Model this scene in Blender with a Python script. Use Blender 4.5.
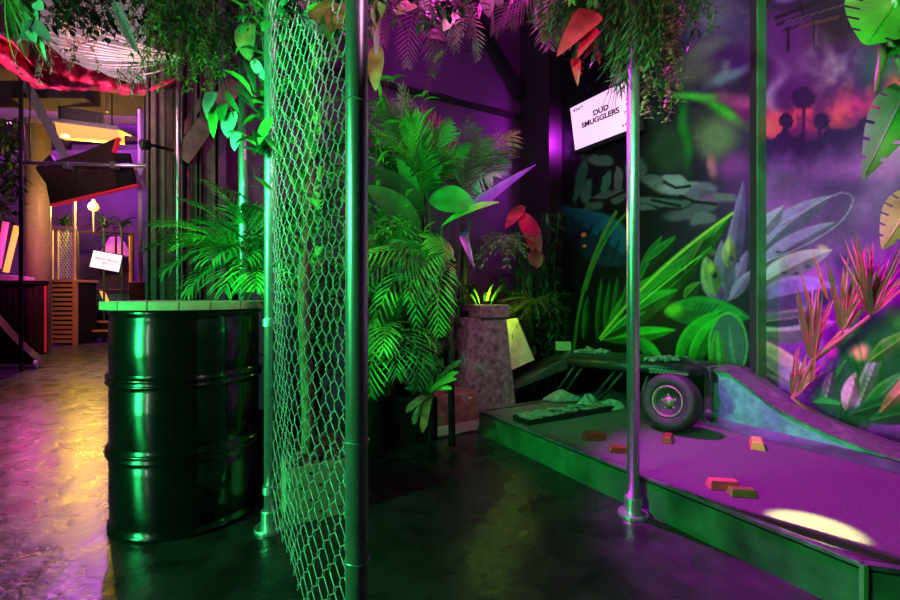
import bpy, math, random
import numpy as np
from mathutils import Vector as V, Matrix, Quaternion
for o in list(bpy.data.objects): bpy.data.objects.remove(o)
C = bpy.context.scene.collection
S = bpy.context.scene
rnd = random.Random(7)
PI = math.pi
# ------------------------------------------------------------------ camera
EYE = 0.936
cam_d = bpy.data.cameras.new('camera'); cam = bpy.data.objects.new('camera', cam_d); C.objects.link(cam)
cam.location = (0, 0, EYE); cam.rotation_euler = (PI/2, 0, 0)
cam_d.sensor_width = 36; cam_d.lens = 18; cam_d.shift_y = -4/900; cam_d.clip_start = 0.05; cam_d.clip_end = 60
S.camera = cam
# ------------------------------------------------------------------ world, exposure
w = bpy.data.worlds.new('world'); S.world = w; w.use_nodes = True
w.node_tree.nodes['Background'].inputs[0].default_value = (0.35, 0.22, 0.42, 1)
w.node_tree.nodes['Background'].inputs[1].default_value = 0.004
S.view_settings.view_transform = 'Standard'; S.view_settings.look = 'None'
S.view_settings.exposure = 0.0; S.view_settings.gamma = 1.0; S.view_settings.use_curve_mapping = False
# ------------------------------------------------------------------ lamps
def W0(b, a, z): return (.495*b+.869*a, -.869*b+.495*a, z)
def aim(o, target): o.rotation_euler = (V(target) - o.location).to_track_quat('-Z', 'Y').to_euler()
def spot(name, loc, target, power, color, angle, blend=.5, size=.05):
    d = bpy.data.lights.new(name, 'SPOT'); d.energy = power; d.color = color; d.spot_size = math.radians(angle)
    d.spot_blend = blend; d.shadow_soft_size = size
    o = bpy.data.objects.new(name, d); C.objects.link(o); o.location = loc; aim(o, target); return o
def point(name, loc, power, color, size=.05):
    d = bpy.data.lights.new(name, 'POINT'); d.energy = power; d.color = color; d.shadow_soft_size = size
    o = bpy.data.objects.new(name, d); C.objects.link(o); o.location = loc; return o
def area(name, loc, target, power, color, sx, sy, spread=180):
    d = bpy.data.lights.new(name, 'AREA'); d.shape = 'RECTANGLE'; d.size = sx; d.size_y = sy; d.energy = power; d.color = color
    d.spread = math.radians(spread)
    o = bpy.data.objects.new(name, d); C.objects.link(o); o.location = loc; aim(o, target); return o
GREEN = (0.03, 1.0, 0.22); MAG = (0.85, 0.05, 1.0); PINK = (1.0, 0.12, 0.55); AMBER = (1.0, 0.58, 0.05)
# green tube lamp in the walkway to the left of the camera, green and magenta spots, and fills added for single things
area('green_tube_lamp', (-3.3, -0.40, 0.95), (-0.7, 1.8, 0.75), 62, GREEN, 0.50, 1.7, 110)
area('pale_stripe_fill', (-2.75, -0.95, 0.95), (-1.0, 1.8, 0.7), 3.2, (.75, 1.0, .8), 0.12, 1.6, 110)  # added strip light, makes the pale stripe on the drum
spot('green_palm_fill', (-2.3, 0.7, 1.9), (-1.0, 2.4, 1.15), 110, GREEN, 44, .7, .05)  # fill added to light the palm behind the drum
spot('green_plant_spot', (-1.25, 0.4, 1.9), (-0.25, 2.7, 1.22), 230, GREEN, 54, .7, .05)
spot('green_hole_spot', (0.1, 0.3, 2.5), (1.14, 3.05, 0.48), 135, GREEN, 41, .9, .05)
spot('magenta_hole_spot', (0.0, 2.80, 3.0), (2.02, 1.45, -0.1), 980, (0.82, 0.0, 0.95), 45, .5, .05)
spot('white_hole_spot', (0.12, 2.64, 2.9), (1.23, 1.53, 0.16), 4200, (1.0, 0.92, 0.36), 4.8, .6, .01)
spot('mural_white_spot', (0.4, 0.8, 3.4), W0(-1.5, 3.05, 2.2), 185, (1.0, 0.92, 1.0), 50, 1.0, .08)
spot('magenta_mural_spot', (0.9, 1.4, 3.6), (2.2, 2.2, 1.9), 34, (0.85, 0.05, 1.0), 66, .9, .06)
spot('magenta_wall_spot', (-0.3, 3.0, 3.3), (0.2, 4.2, 2.9), 17, (0.75, 0.0, 1.0), 110, .9, .08)
spot('pink_pedestal_fill', (0.30, 2.2, 2.0), (0.2, 3.3, 0.45), 48, (1.0, .08, .62), 40, .8, .05)  # pink fill added for the pedestal and crate
spot('column_side_fill', W0(-3.02, 2.955, 2.40), W0(-3.2, 2.96, 2.40), 30, (0.75, 0.03, 1.0), 140, .9, .03)  # magenta light added for the column's side face beside the sign
point('magenta_canopy_lamp', (-0.05, 1.95, 2.55), 30, (1.0, 0.04, .62), .05)
spot('rose_fence_fill', (0.55, 0.55, 2.2), (-0.48, 1.38, 1.90), 60, (1.0, .40, .78), 62, .9, .06)  # added fill, turns the upper fence wires pinkish
spot('rose_dracaena_fill', (1.0, 0.7, 2.2), (1.98, 2.0, .85), 120, (1.0, .16, .46), 32, .8, .05)  # added fill that strengthens the dracaena's pink
spot('pale_pole_fill', (-0.40, 0.35, 2.0), (0.80, 1.95, 1.55), 46, (.78, .86, 1.0), 30, .9, .08)  # cool fill added to whiten the bright pole
spot('green_kentia_fill', (0.10, 0.95, 1.0), (-0.05, 3.15, 1.85), 62, (.05, 1.0, .12), 36, .9, .04)  # green fill added because the tall palms looked dull
spot('green_right_fill', (1.1, 0.3, 2.0), (1.75, 1.95, 1.95), 55, (.10, 1.0, .10), 52, .8, .05)  # added green fill for the batten and the split leaves
spot('violet_leaf_fill', (0.28, 1.75, 1.72), (0.33, 2.82, 1.61), 60, (.85, 0.02, .95), 24, .8, .05)  # fill added for the violet leaf alone
spot('pale_canopy_fill', (0.45, 0.75, 1.9), (0.60, 1.80, 2.05), 16, (1.0, .62, .66), 46, .8, .05)  # added pinkish fill to bring out the red leaves
spot('back_wall_rose_fill', (-2.9, 1.5, 3.0), (-1.75, 3.1, 1.9), 240, (1.0, .36, .50), 44, .9, .06)  # rose fill added for the posts on the back wall
# ------------------------------------------------------------------ grid of the place: the mural wall runs along U, NN points into it
U = V((0.495, -0.869, 0)); NN = V((0.869, 0.495, 0))
def W(b, a, z): return U*b + NN*a + V((0, 0, z))
F = 450.0
def at(px, py, Y): return V(((px-450)/F*Y, Y, EYE-(py-296)/F*Y))   # a point seen there, Y metres from the camera
GRID_ROT = math.atan2(U.y, U.x)
# ------------------------------------------------------------------ materials
def mat(name, col, rough=.5, metal=0.0, bump=0.0, scale=20, var=0.0, emit=None, estr=0.0, spec=.5, trans=0.0, var2=None, coat=0.0, alpha=None):
    m = bpy.data.materials.new(name); m.use_nodes = True; nt = m.node_tree; b = nt.nodes['Principled BSDF']
    b.inputs['Base Color'].default_value = (*col, 1); b.inputs['Roughness'].default_value = rough; b.inputs['Metallic'].default_value = metal
    b.inputs['Specular IOR Level'].default_value = spec; b.inputs['Coat Weight'].default_value = coat
    if trans: b.inputs['Transmission Weight'].default_value = trans
    tc = nt.nodes.new('ShaderNodeTexCoord')
    if var or bump or var2:
        n = nt.nodes.new('ShaderNodeTexNoise'); n.inputs['Scale'].default_value = scale; n.inputs['Detail'].default_value = 5
        nt.links.new(tc.outputs['Object'], n.inputs['Vector'])
        if var or var2:
            r = nt.nodes.new('ShaderNodeValToRGB'); r.color_ramp.elements[0].position = .3; r.color_ramp.elements[1].position = .7
            lo = var2 if var2 else tuple(c*(1-var) for c in col); hi = tuple(min(1, c*(1+var)) for c in col) if not var2 else col
            r.color_ramp.elements[0].color = (*lo, 1); r.color_ramp.elements[1].color = (*hi, 1)
            nt.links.new(n.outputs['Fac'], r.inputs['Fac']); nt.links.new(r.outputs['Color'], b.inputs['Base Color'])
        if bump:
            bp = nt.nodes.new('ShaderNodeBump'); bp.inputs['Strength'].default_value = bump; bp.inputs['Distance'].default_value = .01
            nt.links.new(n.outputs['Fac'], bp.inputs['Height']); nt.links.new(bp.outputs['Normal'], b.inputs['Normal'])
    if emit: b.inputs['Emission Color'].default_value = (*emit, 1); b.inputs['Emission Strength'].default_value = estr
    return m
M = {}
M['leaf'] = mat('leaf_green', (.065, .24, .06), .45, var=.45, scale=6)
M['leaf_dark'] = mat('leaf_dark', (.022, .075, .028), .45, var=.5, scale=6)
M['leaf_bright'] = mat('leaf_bright', (.22, .50, .08), .45, var=.4, scale=8)
M['leaf_grey'] = mat('leaf_grey_pink', (.42, .26, .34), .55, var=.4, scale=10)
M['leaf_pale'] = mat('leaf_pale', (.62, .72, .62), .5, var=.3, scale=8)
M['leaf_red'] = mat('leaf_red', (.70, .025, .07), .45, var=.4, scale=12)
M['leaf_brown'] = mat('leaf_brown', (.34, .14, .05), .6, var=.5, scale=25)
M['leaf_berry'] = mat('leaf_berry', (.42, .25, .14), .6, var=.5, scale=25)
M['leaf_violet'] = mat('leaf_violet', (.26, .03, .34), .35, var=.4, scale=14)
M['leaf_pink'] = mat('leaf_pink_striped', (.75, .10, .25), .4, var2=(.16, .26, .07), scale=14)
M['stem'] = mat('stem', (.16, .11, .06), .7, var=.4)
M['bark'] = mat('bark', (.26, .19, .10), .85, bump=.8, scale=30, var=.5)
M['steel'] = mat('galvanised_steel', (.66, .68, .70), .36, .85, bump=.04, scale=60, var=.12)
M['wire'] = mat('wire', (.52, .54, .56), .42, .35)
M['black_gloss'] = mat('black_gloss_paint', (.005, .005, .006), .19, bump=.010, scale=5, coat=.3)
M['black'] = mat('black_paint', (.010, .010, .012), .5, var=.3, scale=9)
M['black_soft'] = mat('black_cloth', (.012, .011, .013), .8, bump=.4, scale=30)
M['drape_cloth'] = mat('drape_cloth', (.045, .032, .034), .6, bump=.2, scale=20, var=.3)
M['blue_dark'] = mat('deep_blue_shade_sheet', (.04, .025, .09), .4, var=.5, scale=4)  # for the sheet that stands in for shade in the far enclosure
M['dull_gold'] = mat('dull_gold', (.26, .24, .06), .4, .3)
M['dark_trunk'] = mat('dark_trunk', (.06, .05, .035), .8, bump=.5, scale=40, var=.4)
M['rubber'] = mat('rubber', (.022, .022, .022), .6, bump=.3, scale=60)
M['dark_wood'] = mat('dark_wood', (.05, .028, .022), .5, bump=.3, scale=20, var=.4)
M['wood'] = mat('pale_wood', (.55, .42, .26), .55, bump=.2, scale=24, var=.2)
M['slat'] = mat('orange_wood', (.62, .30, .12), .5, bump=.2, scale=24, var=.2)
M['stone'] = mat('pink_stone', (.26, .18, .21), .85, bump=1.0, scale=26, var=.6)
M['tan'] = mat('tan_board', (.50, .44, .30), .7, bump=.3, scale=14, var=.2)
M['rust'] = mat('rusty_wood', (.30, .16, .12), .65, bump=.4, scale=14, var=.5)
M['white_strip'] = mat('cream_strip', (.6, .55, .48), .6, var=.2)
M['gold'] = mat('gold', (.95, .72, .12), .32, .35, bump=.05)
M['redgold'] = mat('red_brass', (.34, .05, .03), .3, .4, bump=.05)
M['pinkgold'] = mat('pink_brass', (.95, .16, .22), .35, .5, bump=.05)
M['teal'] = mat('teal_sheet', (.13, .58, .40), .4, .3, bump=.3, scale=18, var=.35)
M['rim'] = mat('dark_sheet_metal', (.20, .18, .21), .32, .6, bump=.15, scale=30, var=.3)
M['purple_wall'] = mat('purple_wall', (.11, .03, .13), .6, bump=.06, scale=5, var=.15)
M['turf'] = mat('turf', (.115, .125, .105), .85, bump=.7, scale=180, var=.35)
M['board'] = mat('painted_board', (.035, .13, .06), .38, bump=.25, scale=9, var=.5)
M['green_lit_board'] = mat('green_lit_paint', (.05, .34, .07), .5, var=.3, scale=5)  # green light on batten side and corner line put into the colour
M['wing'] = mat('dark_wing_paint', (.05, .05, .055), .35, .4, bump=.15, scale=20, var=.4)
M['column'] = mat('column_black', (.022, .018, .022), .5)
M['post'] = mat('pinkish_post_paint', (.16, .11, .11), .45, .2, bump=.2, scale=14, var=.4)  # lighter pinkish tone put in so pink light shows on the posts
M['paper'] = mat('pale_debris', (.27, .28, .25), .7, bump=.6, scale=30, var=.45)
M['rubble'] = mat('pebble', (.32, .26, .22), .8, bump=.4, scale=30, var=.6)
M['alloy'] = mat('alloy', (.26, .22, .17), .42, .5, bump=.1)
M['white'] = mat('white_paint', (.75, .75, .75), .5)
M['red_cloth'] = mat('red_parachute_cloth', (.82, .03, .13), .55, bump=.5, scale=24, var=.25)
M['line'] = mat('pale_cord', (.75, .62, .66), .6)
M['grey_panel'] = mat('grey_panel', (.48, .42, .44), .6, var=.1)
M['screen'] = mat('lit_screen', (.8, .7, .8), .4, emit=(1.0, .60, .96), estr=1.0)
M['far_screen'] = mat('lit_far_screen', (.8, .7, .8), .4, emit=(1.0, .70, .86), estr=1.15)
M['ink'] = mat('ink', (.04, .02, .05), .6)
M['far_ink'] = mat('far_ink', (.5, .1, .28), .6)
M['gold_column'] = mat('column_paint', (.62, .50, .30), .38, var=.1)
M['far_purple'] = mat('far_wall', (.30, .12, .42), .6, var=.2, scale=1)
M['duct'] = mat('grey_duct', (.20, .20, .23), .5, var=.2)
M['perspex'] = mat('perspex', (.8, .75, .85), .12, trans=.6)
M['concrete'] = mat('dark_ceiling', (.07, .05, .06), .8, var=.3, scale=3)
M['tube_pink'] = mat('neon_pink', (1, .1, .4), .4, emit=(1.0, .04, .22), estr=1.6)
M['tube_orange'] = mat('neon_orange', (1, .4, .1), .4, emit=(1.0, .30, .05), estr=1.6)
M['led_pink'] = mat('led_pink', (1, .3, .8), .4, emit=(1.0, .16, .75), estr=9)
M['lightbox'] = mat('lightbox', (1, .7, .3), .4, emit=(1.0, .44, .10), estr=1.0)
M['bulb'] = mat('bulb', (1, .7, .3), .4, emit=(1.0, .44, .04), estr=2.4)
M['red_edge_glow'] = mat('red_edge_glow', (.9, .03, .05), .5, emit=(1, .03, .08), estr=.25)  # faint emission put into the red so the edges look lit
M['pink_sheet_glow'] = mat('pink_sheet_glow', (.8, .2, .7), .5, emit=(.9, .12, .75), estr=.45)  # lit look of the sheet put in as emission
M['blue_green'] = mat('blue_green_paint', (.06, .22, .24), .4)
def floor_mat():
    m = bpy.data.materials.new('sealed_dark_floor'); m.use_nodes = True; nt = m.node_tree; b = nt.nodes['Principled BSDF']
    L = nt.links.new; N = nt.nodes.new
    tc = N('ShaderNodeTexCoord')
    n1 = N('ShaderNodeTexNoise'); n1.inputs['Scale'].default_value = 6.5; n1.inputs['Detail'].default_value = 8; n1.inputs['Distortion'].default_value = .25
    n2 = N('ShaderNodeTexNoise'); n2.inputs['Scale'].default_value = 45; n2.inputs['Detail'].default_value = 3
    L(tc.outputs['Object'], n1.inputs['Vector']); L(tc.outputs['Object'], n2.inputs['Vector'])
    r = N('ShaderNodeValToRGB'); r.color_ramp.elements[0].color = (.016, .016, .018, 1); r.color_ramp.elements[1].color = (.05, .048, .052, 1)
    r.color_ramp.elements[0].position = .35; r.color_ramp.elements[1].position = .7
    L(n1.outputs['Fac'], r.inputs['Fac']); L(r.outputs['Color'], b.inputs['Base Color'])
    mr = N('ShaderNodeMapRange'); mr.inputs['To Min'].default_value = .16; mr.inputs['To Max'].default_value = .40
    L(n1.outputs['Fac'], mr.inputs['Value']); L(mr.outputs['Result'], b.inputs['Roughness'])
    mx = N('ShaderNodeMath'); mx.operation = 'MULTIPLY_ADD'; mx.inputs[1].default_value = .22; L(n2.outputs['Fac'], mx.inputs[0]); L(n1.outputs['Fac'], mx.inputs[2])
    bp = N('ShaderNodeBump'); bp.inputs['Strength'].default_value = .34; bp.inputs['Distance'].default_value = .022
    L(mx.outputs[0], bp.inputs['Height']); L(bp.outputs['Normal'], b.inputs['Normal'])
    b.inputs['Specular IOR Level'].default_value = .6
    return m
M['floor'] = floor_mat()
def checker_mat():
    m = bpy.data.materials.new('checker_paint'); m.use_nodes = True; nt = m.node_tree; b = nt.nodes['Principled BSDF']
    tc = nt.nodes.new('ShaderNodeTexCoord'); ck = nt.nodes.new('ShaderNodeTexChecker'); ck.inputs['Scale'].default_value = 60
    ck.inputs['Color1'].default_value = (.01, .01, .01, 1); ck.inputs['Color2'].default_value = (.22, .2, .2, 1)
    nt.links.new(tc.outputs['Object'], ck.inputs['Vector']); nt.links.new(ck.outputs['Color'], b.inputs['Base Color'])
    return m
M['checker'] = checker_mat()
# ------------------------------------------------------------------ mesh helpers
class MB:
    def __init__(s): s.v = []; s.f = []
    def add(s, vs, fs):
        k = len(s.v); s.v += [V(p) for p in vs]; s.f += [tuple(i+k for i in f) for f in fs]
    def hexa(s, p):   # eight corners: bottom 0-3, top 4-7
        s.add(p, [(3,2,1,0), (4,5,6,7), (0,1,5,4), (1,2,6,5), (2,3,7,6), (3,0,4,7)])
    def box(s, lo, hi):
        x0,y0,z0 = lo; x1,y1,z1 = hi
        s.hexa([(x0,y0,z0),(x1,y0,z0),(x1,y1,z0),(x0,y1,z0),(x0,y0,z1),(x1,y0,z1),(x1,y1,z1),(x0,y1,z1)])
    def wbox(s, b0, b1, a0, a1, z0, z1):
        s.hexa([W(b0,a0,z0),W(b1,a0,z0),W(b1,a1,z0),W(b0,a1,z0),W(b0,a0,z1),W(b1,a0,z1),W(b1,a1,z1),W(b0,a1,z1)])
    def obox(s, c, ax, ay, az):   # centre and three half axes
        c = V(c); ax = V(ax); ay = V(ay); az = V(az)
        s.hexa([c-ax-ay-az, c+ax-ay-az, c+ax+ay-az, c-ax+ay-az, c-ax-ay+az, c+ax-ay+az, c+ax+ay+az, c-ax+ay+az])
    def tube(s, pts, r, n=8, cap=True):
        pts = [V(p) for p in pts]; rs = r if isinstance(r, (list, tuple)) else [r]*len(pts)
        k = len(s.v); prev = None; m = len(pts)
        for i, p in enumerate(pts):
            t = (pts[min(i+1, m-1)] - pts[max(i-1, 0)])
            if t.length < 1e-9: t = V((0,0,1))
            t.normalize()
            if prev is None: x = t.orthogonal().normalized()
            else:
                x = prev - t*prev.dot(t); x = x.normalized() if x.length > 1e-6 else t.orthogonal().normalized()
            prev = x; y = t.cross(x)
            for j in range(n):
                a = 2*PI*j/n; s.v.append(p + (x*math.cos(a) + y*math.sin(a))*rs[i])
        for i in range(m-1):
            for j in range(n):
                a = k+i*n+j; b = k+i*n+(j+1) % n; s.f.append((a, b, b+n, a+n))
        if cap: s.f.append(tuple(k+j for j in reversed(range(n)))); s.f.append(tuple(k+(m-1)*n+j for j in range(n)))
    def lathe(s, prof, c, axis=(0,0,1), n=32):   # profile of (radius, height)
        ax = V(axis).normalized(); x = ax.orthogonal().normalized(); y = ax.cross(x); c = V(c); k = len(s.v)
        for (r, h) in prof:
            for j in range(n):
                a = 2*PI*j/n; s.v.append(c + ax*h + (x*math.cos(a)+y*math.sin(a))*max(r, 1e-4))
        for i in range(len(prof)-1):
            for j in range(n):
                a = k+i*n+j; b = k+i*n+(j+1) % n; s.f.append((a, b, b+n, a+n))
        s.f.append(tuple(k+j for j in reversed(range(n)))); e = k+(len(prof)-1)*n; s.f.append(tuple(e+j for j in range(n)))
    def prism(s, poly, d):       # a closed outline pushed along d
        d = V(d); n = len(poly); p = [V(q) for q in poly]
        s.add(p + [q+d for q in p], [tuple(reversed(range(n))), tuple(range(n, 2*n))] + [(i, (i+1) % n, (i+1) % n+n, i+n) for i in range(n)])
    def leaf(s, o, d, L, wd, up=(0,0,1), bend=.6, fold=.15, n=6, prof=None, twist=0.0, wave=0.0):
        o = V(o); d = V(d).normalized(); up = V(up); side = d.cross(up)
        if side.length < 1e-3: side = d.orthogonal()
        side.normalize(); nrm = side.cross(d).normalized(); k = len(s.v); p = o.copy(); dd = d.copy()
        if twist: q = Quaternion(d, twist); side = q @ side; nrm = q @ nrm
        for i in range(n+1):
            t = i/n; h = wd*.5*(prof(t) if prof else math.sin(PI*min(1, max(.0, t*.93+.05)))**.8)
            lift = nrm*(abs(h)*fold*2) + (nrm*(wave*math.sin(i*2.3)) if wave else V((0,0,0)))
            s.v += [p - side*h + lift, p.copy(), p + side*h + lift]
            st = L/n; q = Quaternion(side, -bend/n)
            p = p + dd*st; dd = q @ dd; nrm = q @ nrm
        for i in range(n):
            a = k+3*i; s.f += [(a, a+1, a+4, a+3), (a+1, a+2, a+5, a+4)]
    def frond(s, o, d, L, bend=1.0, lf=.22, nl=22, wl=.018, ang=.9, droop=.5, r=.006, up=(0,0,1), start=.15, vee=.25, face=None):
        # an arching rib with a leaflet on either side at every step
        o = V(o); d = V(d).normalized(); up = V(up); side = d.cross(up)
        if side.length < 1e-3: side = d.orthogonal()
        side.normalize(); n = max(nl, 8); p = o.copy(); dd = d.copy(); pts = [p.copy()]; q = Quaternion(side, -bend/n)
        dirs = [dd.copy()]
        for i in range(n): p = p + dd*(L/n); dd = q @ dd; pts.append(p.copy()); dirs.append(dd.copy())
        s.tube(pts, [r*(1-.75*i/n) for i in range(n+1)], 5)
        for i in range(n+1):
            t = i/n
            if t < start: continue
            u = (t-start)/(1-start); ll = lf*(math.sin(PI*(.12+.80*u))**.7)*rnd.uniform(.85, 1.1)
            a = ang*(1-.55*u)+rnd.uniform(-.08, .08); sd = side if face is None else dirs[i].cross(V(face)).normalized(); nr = sd.cross(dirs[i]).normalized()
            for sg in (-1, 1):
                ld = dirs[i]*math.cos(a) + sd*(sg*math.sin(a)) + nr*vee
                s.leaf(pts[i], ld, ll, wl, up=nr, bend=droop*rnd.uniform(.6, 1.3), fold=.2, n=3, prof=lambda t: (1-t**2.2)*.5+.5*math.sin(PI*t) if t < .99 else .05)
    def frond_to(s, o, tip, bend=1.4, **k):
        o = V(o); tip = V(tip); c = tip-o; h = V((c.x, c.y, 0)); side = h.normalized().cross(V((0,0,1))) if h.length > 1e-3 else V((1,0,0))
        d = Quaternion(side, bend*.5) @ c.normalized(); s.frond(o, d, c.length*(bend*.5)/math.sin(bend*.5), bend=bend, **k)
    def build(s, name, m, parent=None, origin=None, smooth=False, sub=0, bevel=0.0):
        org = parent_org(parent) if parent is not None else (V(origin) if origin is not None else V((0,0,0)))
        me = bpy.data.meshes.new(name); me.from_pydata([tuple(v-org) for v in s.v], [], s.f); me.update()
        if smooth: me.polygons.foreach_set('use_smooth', [True]*len(me.polygons))
        ob = bpy.data.objects.new(name, me); C.objects.link(ob); me.materials.append(m if not isinstance(m, str) else M[m])
        if parent is not None: ob.parent = parent
        else: ob.location = org
        if bevel: md = ob.modifiers.new('bevel', 'BEVEL'); md.width = bevel; md.segments = 2; md.limit_method = 'ANGLE'
        if sub: md = ob.modifiers.new('sub', 'SUBSURF'); md.levels = sub; md.render_levels = sub
        return ob
def parent_org(p):
    v = V((0,0,0))
    while p is not None: v += V(p.location); p = p.parent
    return v
def tag(o, label=None, cat=None, group=None, kind=None):
    if label: o['label'] = label
    if cat: o['category'] = cat
    if group: o['group'] = group
    if kind: o['kind'] = kind
    return o
def root(name, loc, label, cat, group=None):
    o = bpy.data.objects.new(name, None); C.objects.link(o); o.location = loc; o.empty_display_size = .05
    return tag(o, label, cat, group)
def struct(name, mb, m, origin=None, parent=None, **k):
    o = mb.build(name, m, parent=parent, origin=origin, **k)
    if parent is None: o['kind'] = 'structure'
    return o
def wb(*a): m = MB(); m.wbox(*a); return m
def bx(lo, hi): m = MB(); m.box(lo, hi); return m
def tb(pts, r, n=8): m = MB(); m.tube(pts, r, n); return m
def arc(p0, p1, sag, n=12):
    p0 = V(p0); p1 = V(p1)
    return [p0.lerp(p1, i/n) - V((0,0,sag*4*(i/n)*(1-i/n))) for i in range(n+1)]
def copy_tree(o, loc=None, par=None, rz=None):
    c = o.copy(); C.objects.link(c)
    if par is not None: c.parent = par
    if loc is not None: c.location = loc
    if rz is not None: c.rotation_euler = (0,0,rz)
    for ch in o.children: copy_tree(ch, None, c)
    return c
# ================================================================== ROOM
BACK = -3.63; MUR = 3.05; CEIL = 4.4
struct('floor', bx((-13, -3.5, -.1), (5.5, 12.4, 0)), 'floor')
struct('ceiling', bx((-13, -3.5, CEIL), (5.5, 12.4, CEIL+.1)), 'concrete')
struct('wall_back', wb(BACK-.12, BACK, -.26, MUR+.12, 0, CEIL), 'purple_wall')
struct('wall_far', bx((-13, 11.4, 0), (-2.0, 11.5, CEIL)), 'far_purple')
struct('wall_left', bx((-12.6, 3, 0), (-12.5, 11.4, CEIL)), 'far_purple')
# --- painted wall: mural colours, some with lamp tint painted in, laid on a fine grid of the wall's own surface
NB, NZ = 500, 560
B0, B1 = -3.2, .70
bb = np.linspace(B0, B1, NB); zz = np.linspace(0, CEIL, NZ)
BBg, ZZg = np.meshgrid(bb, zz); X = U.x*BBg + NN.x*MUR; Yw = U.y*BBg + NN.y*MUR
PX = 450 + F*X/Yw; PY = 296 - F*(ZZg-EYE)/Yw     # drawing chart of the painting
rs = np.random.RandomState(3)
def noise(cell, seed, ax=1.0, oct=4):
    out = np.zeros_like(PX); amp = 1.0; tot = 0; r = np.random.RandomState(seed)
    for o in range(oct):
        g = r.rand(128, 128); x = PX/(cell*ax); y = PY/cell
        x0 = np.floor(x).astype(int); y0 = np.floor(y).astype(int); fx = x-x0; fy = y-y0; fx = fx*fx*(3-2*fx); fy = fy*fy*(3-2*fy)
        G = lambda i, j: g[i % 128, j % 128]
        out += amp*((G(y0,x0)*(1-fx)+G(y0,x0+1)*fx)*(1-fy)+(G(y0+1,x0)*(1-fx)+G(y0+1,x0+1)*fx)*fy); tot += amp; amp *= .5; cell *= .5
    return out/tot
COL = np.zeros(PX.shape+(3,)); WARPX = (noise(40, 11)-.5)*14; WARPY = (noise(40, 12)-.5)*14
NZ9 = np.clip((noise(18, 21)-.3)*2.4, 0, 1)
def sm(x, a, b): t = np.clip((x-a)/(b-a), 0, 1); return t*t*(3-2*t)
def mixc(mask, c):
    global COL
    c = np.array(c, float)/255.0; COL = COL*(1-mask[..., None]) + c*mask[..., None]
def blob(cx, cy, rx, ry, c, op=1.0, soft=.8, rot=0.0, warp=1.0):
    x = PX+WARPX*warp-cx; y = PY+WARPY*warp-cy; a = math.radians(rot)
    u = (x*math.cos(a)+y*math.sin(a))/rx; v = (-x*math.sin(a)+y*math.cos(a))/ry
    mixc(op*(1-sm(np.sqrt(u*u+v*v), 1-soft, 1.0)), c)
def pleaf(p0, p1, wd, c, edge=None, vein=None, cv=0.0, op=1.0, sharp=1.2, pk=.45, half=.72):
    # a painted blade from p0 to p1 with a lighter rim and rib
    x0, y0 = p0; x1, y1 = p1; L = math.hypot(x1-x0, y1-y0); dx = (x1-x0)/L; dy = (y1-y0)/L
    t = ((PX-x0)*dx+(PY-y0)*dy)/L; s = -(PX-x0)*dy+(PY-y0)*dx - cv*4*t*(1-t)
    tt = np.clip(t, 0, 1); e = math.log(.5)/math.log(pk); h = wd*np.maximum(np.sin(PI*tt**e), 0)**.8
    m = op*(1-sm(np.abs(s), h-sharp, h+sharp))*((t > 0) & (t < 1))
    c = np.array(c, float); mixc(m*(s > 0), c*half); mixc(m*(s <= 0), c); mixc(m*.55*NZ9*(1-tt), c*.35); mixc(m*.35*(1-NZ9)*tt, np.minimum(255, c*1.3))
    if edge is not None: mixc(m*sm(np.abs(s), h*.55, h*1.0)*.6*(s <= 0)*(.35+.65*NZ9), edge)
    if vein is not None: mixc(m*(1-sm(np.abs(s), .3, 1.2))*.5, vein)
def line(pts, wd, c, op=1.0):
    d = np.full(PX.shape, 1e9)
    for (x0, y0), (x1, y1) in zip(pts, pts[1:]):
        L2 = (x1-x0)**2+(y1-y0)**2+1e-9; t = np.clip(((PX-x0)*(x1-x0)+(PY-y0)*(y1-y0))/L2, 0, 1)
        d = np.minimum(d, np.hypot(PX-x0-t*(x1-x0), PY-y0-t*(y1-y0)))
    mixc(op*(1-sm(d, wd*.4, wd)), c)
def bez(p0, p1, p2, n=14): return [((1-t)**2*p0[0]+2*t*(1-t)*p1[0]+t*t*p2[0], (1-t)**2*p0[1]+2*t*(1-t)*p1[1]+t*t*p2[1]) for t in [i/n for i in range(n+1)]]
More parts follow.
